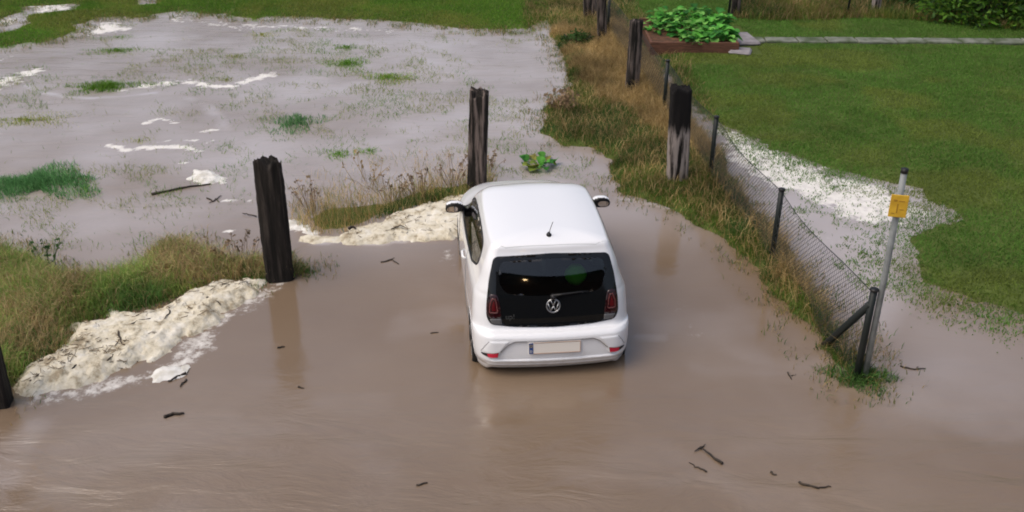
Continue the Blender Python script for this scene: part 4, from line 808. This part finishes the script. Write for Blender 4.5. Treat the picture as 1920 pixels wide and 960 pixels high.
# weed with reddish seed heads
def weed(pxy, n, h, spread, pal, label, seed, head=.02):
    c = at(*pxy); r = np.random.default_rng(seed); e = empty('dead_weed', (c[0], c[1], 0)); tag(e, label, 'weed', 'dead weeds in the water'); n = int(n*.7); mb = MB(); hv = []; 
    for k in range(n):
        a = r.uniform(0, 6.28); d = spread*r.uniform(.2, 1); b0 = spread*.35*r.uniform(0, 1); t = Vector((d*math.cos(a), d*math.sin(a), h*r.uniform(.55, 1.1))); s0 = Vector((b0*math.cos(a), b0*math.sin(a), -.05)); mb.tube([s0, (s0+t)*.5+Vector((r.normal(0, .015), r.normal(0, .015), .04)), t], .0035, 3)
        for j in range(5): hv.append(tuple(t+Vector((r.normal(0, head), r.normal(0, head), r.normal(-.02, head*1.4)))))
    mb.build('stalk', mat('dead_stalk', tuple(pal[0]*.8), .9), e); hv = np.array(hv); m_ = len(hv); u = r.normal(0, head*.6, (m_, 3)); v = r.normal(0, head*.6, (m_, 3)); V = np.stack([hv-u, hv+v, hv+u, hv-v], 1).reshape(-1, 3)
    raw_mesh('seed_head', V, np.arange(4*m_).reshape(-1, 4), leaf_m, {'Col': np.repeat(pal[r.integers(0, len(pal), m_)], 4, 0)}, e, False)
BR = np.array([[.22, .15, .09], [.28, .20, .12], [.15, .11, .065]])
weed((1055, 212), 70, .34, .30, BR*1.3, 'reddish brown weed clump at the edge of the verge', 1, .03)
weed((735, 385), 22, .42, .34, BR, 'dark speckled weed left of the car mirror, behind the green strip', 2)
weed((785, 376), 22, .46, .30, BR, 'dark speckled weed nearest the car mirror', 3)
weed((850, 350), 26, .45, .30, BR*1.2, 'brown weed at the foot of the cracked post', 4)
weed((585, 400), 22, .50, .28, BR*1.2, 'brown weed just right of the black jagged post', 5)
weed((455, 500), 26, .46, .34, BR, 'dark weed with seed heads just left of the black jagged post', 6)
weed((400, 500), 18, .34, .30, BR*1.5, 'faint brown weed on the right end of the left bank', 7)
weed((690, 345), 22, .36, .45, TAN[:3]*.7, 'thin straw weed standing in the middle of the shallow water', 8)
weed((915, 318), 20, .25, .28, BR*1.2, 'low brown weed right of the cracked post', 9)
weed((95, 505), 18, .40, .30, DARKG*1.2, 'dark green weed at the top of the left bank', 10)

# ------------------------------------------------------------------ foam heaps
fm = mat('dirty_foam', (.70, .65, .52), .85, .3); tc = nd(fm, 'ShaderNodeTexCoord')
n1 = nd(fm, 'ShaderNodeTexNoise'); n1.inputs['Scale'].default_value = 5; n1.inputs['Detail'].default_value = 10; n1.inputs['Roughness'].default_value = .74; lk(fm, tc.outputs['Object'], n1.inputs['Vector'])
rr_ = nd(fm, 'ShaderNodeValToRGB'); e_ = rr_.color_ramp.elements; e_[0].position = .38; e_[0].color = (.30, .25, .17, 1); e_[1].position = .64; e_[1].color = (.70, .67, .59, 1); q_ = e_.new(.48); q_.color = (.58, .53, .41, 1); lk(fm, n1.outputs['Fac'], rr_.inputs[0]); lk(fm, rr_.outputs[0], P(fm).inputs['Base Color'])
n2 = nd(fm, 'ShaderNodeTexNoise'); n2.inputs['Scale'].default_value = 26; n2.inputs['Detail'].default_value = 8; lk(fm, tc.outputs['Object'], n2.inputs['Vector']); b_ = nd(fm, 'ShaderNodeBump'); b_.inputs['Strength'].default_value = .8; b_.inputs['Distance'].default_value = .02; lk(fm, n2.outputs['Fac'], b_.inputs['Height']); lk(fm, b_.outputs[0], P(fm).inputs['Normal'])
fm2 = noisy(mat('clean_foam', (.78, .77, .74), .85, .3), (.50, .48, .42), (.70, .69, .66), 9, 7, .35, .6, .5, 40)
def foam(pts, hmax, label, m=fm, seed=1, st=.022, edge=.16, zoff=0.0, name='foam_heap'):
    poly = at_many(pts); lo, hi = poly.min(0)-.05, poly.max(0)+.05; gx, gy = np.arange(lo[0], hi[0], st), np.arange(lo[1], hi[1], st); X, Y = np.meshgrid(gx, gy)
    d = -(sdist(X, Y, poly)+(fbm(X, Y, .30, 4, seed)-.5)*.30+(fbm(X, Y, .09, 2, seed+5)-.5)*.10); lump = 1-worley(X+.05*fbm(X, Y, .1, 2, seed+8), Y, .15, seed); lump2 = 1-worley(X+.03*fbm(X, Y, .05, 2, seed+4), Y, .055, seed+3)
    Z = np.maximum(land(X, Y)*.8, 0)+np.clip(d/edge, 0, 1)**.8*hmax*(.42+.20*np.clip(lump, 0, 1)+.17*np.clip(lump2, 0, 1)+.55*(fbm(X, Y, .30, 5, seed+2, .6)-.25))+zoff
    ok = d > -.05; Z = Z+np.minimum(d, 0)*.6+.002; n = len(gx); i = (np.arange(n-1)[None, :]+np.arange(len(gy)-1)[:, None]*n); okf = ok[:-1, :-1] & ok[1:, :-1] & ok[:-1, 1:] & ok[1:, 1:]; F4 = np.stack([i, i+1, i+n+1, i+n], -1)[okf]
    used = np.unique(F4); mp = np.zeros(X.size, int); mp[used] = np.arange(len(used)); c = np.array([X.mean(), Y.mean(), 0]); V = np.stack([X.ravel(), Y.ravel(), Z.ravel()], 1)[used]-c
    o = raw_mesh(name, V, mp[F4], m); o.location = c; return tag(o, label, 'foam')
foam([(20, 728), (60, 690), (110, 670), (135, 650), (148, 612), (190, 598), (235, 582), (300, 582), (340, 556), (390, 532), (440, 526), (500, 526), (480, 545), (440, 580), (400, 605), (350, 632), (300, 662), (240, 695), (180, 712), (100, 730), (45, 745)], .12, 'long cream foam heap littered with twigs along the left grass bank', fm, 2)
foam([(632, 446), (650, 428), (700, 418), (745, 398), (800, 384), (850, 370), (895, 366), (890, 430), (868, 452), (780, 450), (700, 457), (655, 456)], .09, 'cream foam heap beside the front left of the white car', fm, 6)
foam([(570, 446), (600, 442), (650, 446), (630, 456), (585, 455)], .05, 'thin yellowish foam strip between the black post and the foam heap by the car', fm, 8)
foam([(522, 408), (560, 412), (592, 428), (590, 438), (550, 434), (525, 424)], .05, 'small pale foam patch just right of the black jagged post', fm2, 9)
foam([(285, 706), (305, 692), (330, 686), (342, 700), (325, 712), (290, 722), (272, 724)], .05, 'small white foam lump floating below the long foam heap', fm2, 10)
foam([(350, 335), (365, 320), (400, 318), (428, 335), (430, 346), (395, 346), (370, 350)], .06, 'white foam clump caught on a branch in the flooded field', fm2, 12)

straw_m = noisy(mat('wet_straw', (.16, .12, .075), .9), (.06, .045, .03), (.24, .18, .11), 15, 3)
def debris(name, pts, n, label, seed):                              # crumbs of straw and bark caught in the foam
    poly = at_many(pts); A = np.array(poly); r = np.random.default_rng(seed); lo, hi = A.min(0), A.max(0); x = r.uniform(lo[0], hi[0], n*6); y = r.uniform(lo[1], hi[1], n*6); k = (sdist(x, y, poly) < -.04) & (fbm(x, y, .35, 3, seed) > .53+.1*r.uniform(-1, 1, len(x))); x, y = x[k][:n], y[k][:n]
    bpy.context.view_layer.update(); dg = bpy.context.evaluated_depsgraph_get(); V = []; Fc = []; 
    for a, b in zip(x, y):
        h = S.ray_cast(dg, Vector((a, b, 1.0)), Vector((0, 0, -1)), distance=1.5)
        if not h[0]: continue
        q = r.normal(0, .5)+.35+(math.pi/2 if r.uniform() < .25 else 0); L = r.uniform(.008, .042); w = r.uniform(.0015, .004); u = Vector((math.cos(q)*L, math.sin(q)*L, r.normal(0, .012))); s_ = Vector((-math.sin(q)*w, math.cos(q)*w, 0)); p = h[1]+Vector((0, 0, .008)); n0 = len(V)
        V += [p-u-s_, p-u+s_, p+u+s_, p+u-s_, p-u*.9+Vector((0, 0, .006)), p+u*.9+Vector((0, 0, .006))]; Fc += [(n0, n0+3, n0+5, n0+4), (n0+1, n0+4, n0+5, n0+2)]
    tag(mesh(name, V, Fc, straw_m, None, False), label, 'debris', kind='stuff')
# ------------------------------------------------------------------ twigs and litter
bark = noisy(mat('wet_bark', (.03, .022, .016), .8), (.018, .013, .010), (.05, .037, .026), 12, 5)
def twig(paths, r, label, group, z=.012, name='twig'):
    c = at(*paths[0][0]); mb = MB()
    for k, p in enumerate(paths):
        pts = [at(a, b)-c for a, b in p]; q = []
        for i in range(len(pts)-1):
            for t in np.linspace(0, 1, 5)[:-1]: q.append(pts[i]*(1-t)+pts[i+1]*t+np.array([random.gauss(0, .006), random.gauss(0, .006), random.gauss(0, .003)]))
        q.append(pts[-1]); n = len(q); mb.tube(q, [r*(1 if k == 0 else .6)*(1-.55*i/(n-1)) for i in range(n)], 6)
    o = mb.build(name, bark, None, True); o.location = (c[0], c[1], z); return tag(o, label, 'twig', group)
debris('straw_debris', [(20, 728), (60, 690), (110, 670), (135, 650), (148, 612), (190, 598), (235, 582), (300, 582), (340, 556), (390, 532), (440, 526), (500, 526), (480, 545), (440, 580), (400, 605), (350, 632), (300, 662), (240, 695), (180, 712), (100, 730), (45, 745)], 330, 'crumbs of straw and bark in the long foam heap on the left bank', 3)
debris('straw_debris', [(632, 446), (650, 428), (700, 418), (745, 398), (800, 384), (850, 370), (875, 372), (868, 452), (780, 450), (700, 457), (655, 456)], 110, 'crumbs of straw in the foam beside the car', 5)
G1 = 'twigs floating in the yard'
twig([[(1354, 872), (1335, 857), (1313, 841)], [(1313, 841), (1322, 835)], [(1313, 841), (1302, 848)]], .014, 'T-shaped dark twig floating at the lower right', G1)
twig([[(1325, 886), (1310, 878), (1292, 868)]], .010, 'short half-sunk twig just below the T-shaped twig', G1, .004)
twig([[(1495, 905), (1520, 913), (1545, 916), (1558, 914)]], .012, 'long thin curved twig near the bottom right', G1, .008)
twig([[(1443, 886), (1456, 891)]], .014, 'stubby twig end left of the long curved twig', G1, .006)
twig([[(308, 784), (325, 778), (345, 777)]], .020, 'thick piece of bark floating alone at the lower left', G1)
twig([[(350, 702), (332, 708), (315, 716)], [(340, 706), (346, 702)]], .016, 'dark forked twig beside the small white foam lump', G1)
twig([[(350, 712), (343, 720), (338, 727)]], .010, 'thin twig right under the forked twig', G1)
twig([[(782, 909), (802, 906)]], .010, 'tiny twig near the bottom edge, left of the car reflection', G1, .006)
twig([[(520, 654), (534, 651)]], .012, 'tiny twig floating in the reflection of the black post', G1, .006)
twig([[(560, 727), (570, 729)]], .010, 'tiny dark speck of bark below the post reflection', G1, .006)
twig([[(715, 492), (735, 488), (748, 496)], [(728, 490), (740, 484)]], .010, 'small cluster of twigs left of the car side', G1, .006)
twig([[(808, 625), (822, 624)]], .008, 'tiny twig beside the left rear wheel', G1, .005)
twig([[(1478, 700), (1484, 712)], [(1484, 706), (1492, 702)]], .010, 'small twigs left of the dark tuft at the fence post', G1, .006)
twig([[(1690, 688), (1712, 694), (1735, 692)], [(1712, 694), (1722, 688)]], .010, 'thin twig drifting right of the end fence post', G1, .006)
twig([[(284, 366), (320, 358), (360, 350), (395, 346)], [(300, 364), (292, 358)]], .022, 'long bare branch floating in the flooded field', 'twigs on the foam and in the field')
twig([[(388, 372), (400, 378), (415, 368)], [(400, 378), (392, 382)], [(404, 374), (412, 380)]], .012, 'tangled twigs below the white foam clump', 'twigs on the foam and in the field')
G2 = 'twigs on the foam and in the field'
for pth, r, lb in (([[(222, 634), (228, 648), (232, 660)], [(228, 648), (218, 662)]], .012, 'forked dark twig on the lower middle of the long foam heap'), ([[(205, 690), (216, 680), (228, 670)]], .009, 'straight twig low on the long foam heap'),
                   ([[(390, 570), (405, 576), (415, 584)]], .013, 'thick twig near the right end of the long foam heap'), ([[(248, 622), (262, 614), (285, 610)]], .010, 'curved twig in the upper middle of the long foam heap'),
                   ([[(138, 706), (148, 696), (158, 686)]], .010, 'slanting twig at the left part of the long foam heap'), ([[(320, 590), (318, 602), (310, 612)]], .010, 'upright twig right of the curved one on the long foam heap'), ([[(372, 588), (384, 598), (376, 606)]], .009, 'bent twig below the thick twig on the long foam heap'),
                   ([[(60, 728), (80, 714), (98, 708)]], .010, 'twig at the left tip of the long foam heap'), ([[(655, 440), (662, 436), (668, 440)]], .022, 'dark knot of bark on the foam by the car'), ([[(735, 442), (752, 434), (765, 440)]], .009, 'thin twig on the foam by the car'), ([[(480, 408), (462, 404), (455, 402)]], .010, 'twig sticking out behind the black jagged post')):
    twig(pth, r, lb, G2, .09 if 'foam heap' in lb or 'by the car' in lb else .02)
cu_ = empty('blob', (0, 0, 0)); bpy.data.objects.remove(cu_)
mc_ = MB(); Mq = CAR.matrix_basis.to_4x4(); loc = Matrix.Translation(CAR.location)@Matrix.Rotation(.1063, 4, 'Z')@Vector((.27, .50, 1.03))
mc_.lathe([(.0, -.11), (.06, -.10), (.10, -.05), (.115, 0), (.10, .05), (.06, .10), (0, .11)], 24, Matrix.Scale(.8, 4, Vector((0, 1, 0)))); o = mc_.build('blob', mat('blob_green', (.22, .75, .06), .9), None, True); o.location = loc  # added green shape; it gives the rear window its green patch
tag(o, 'round green blob added on the parcel shelf behind the rear window', 'blob')
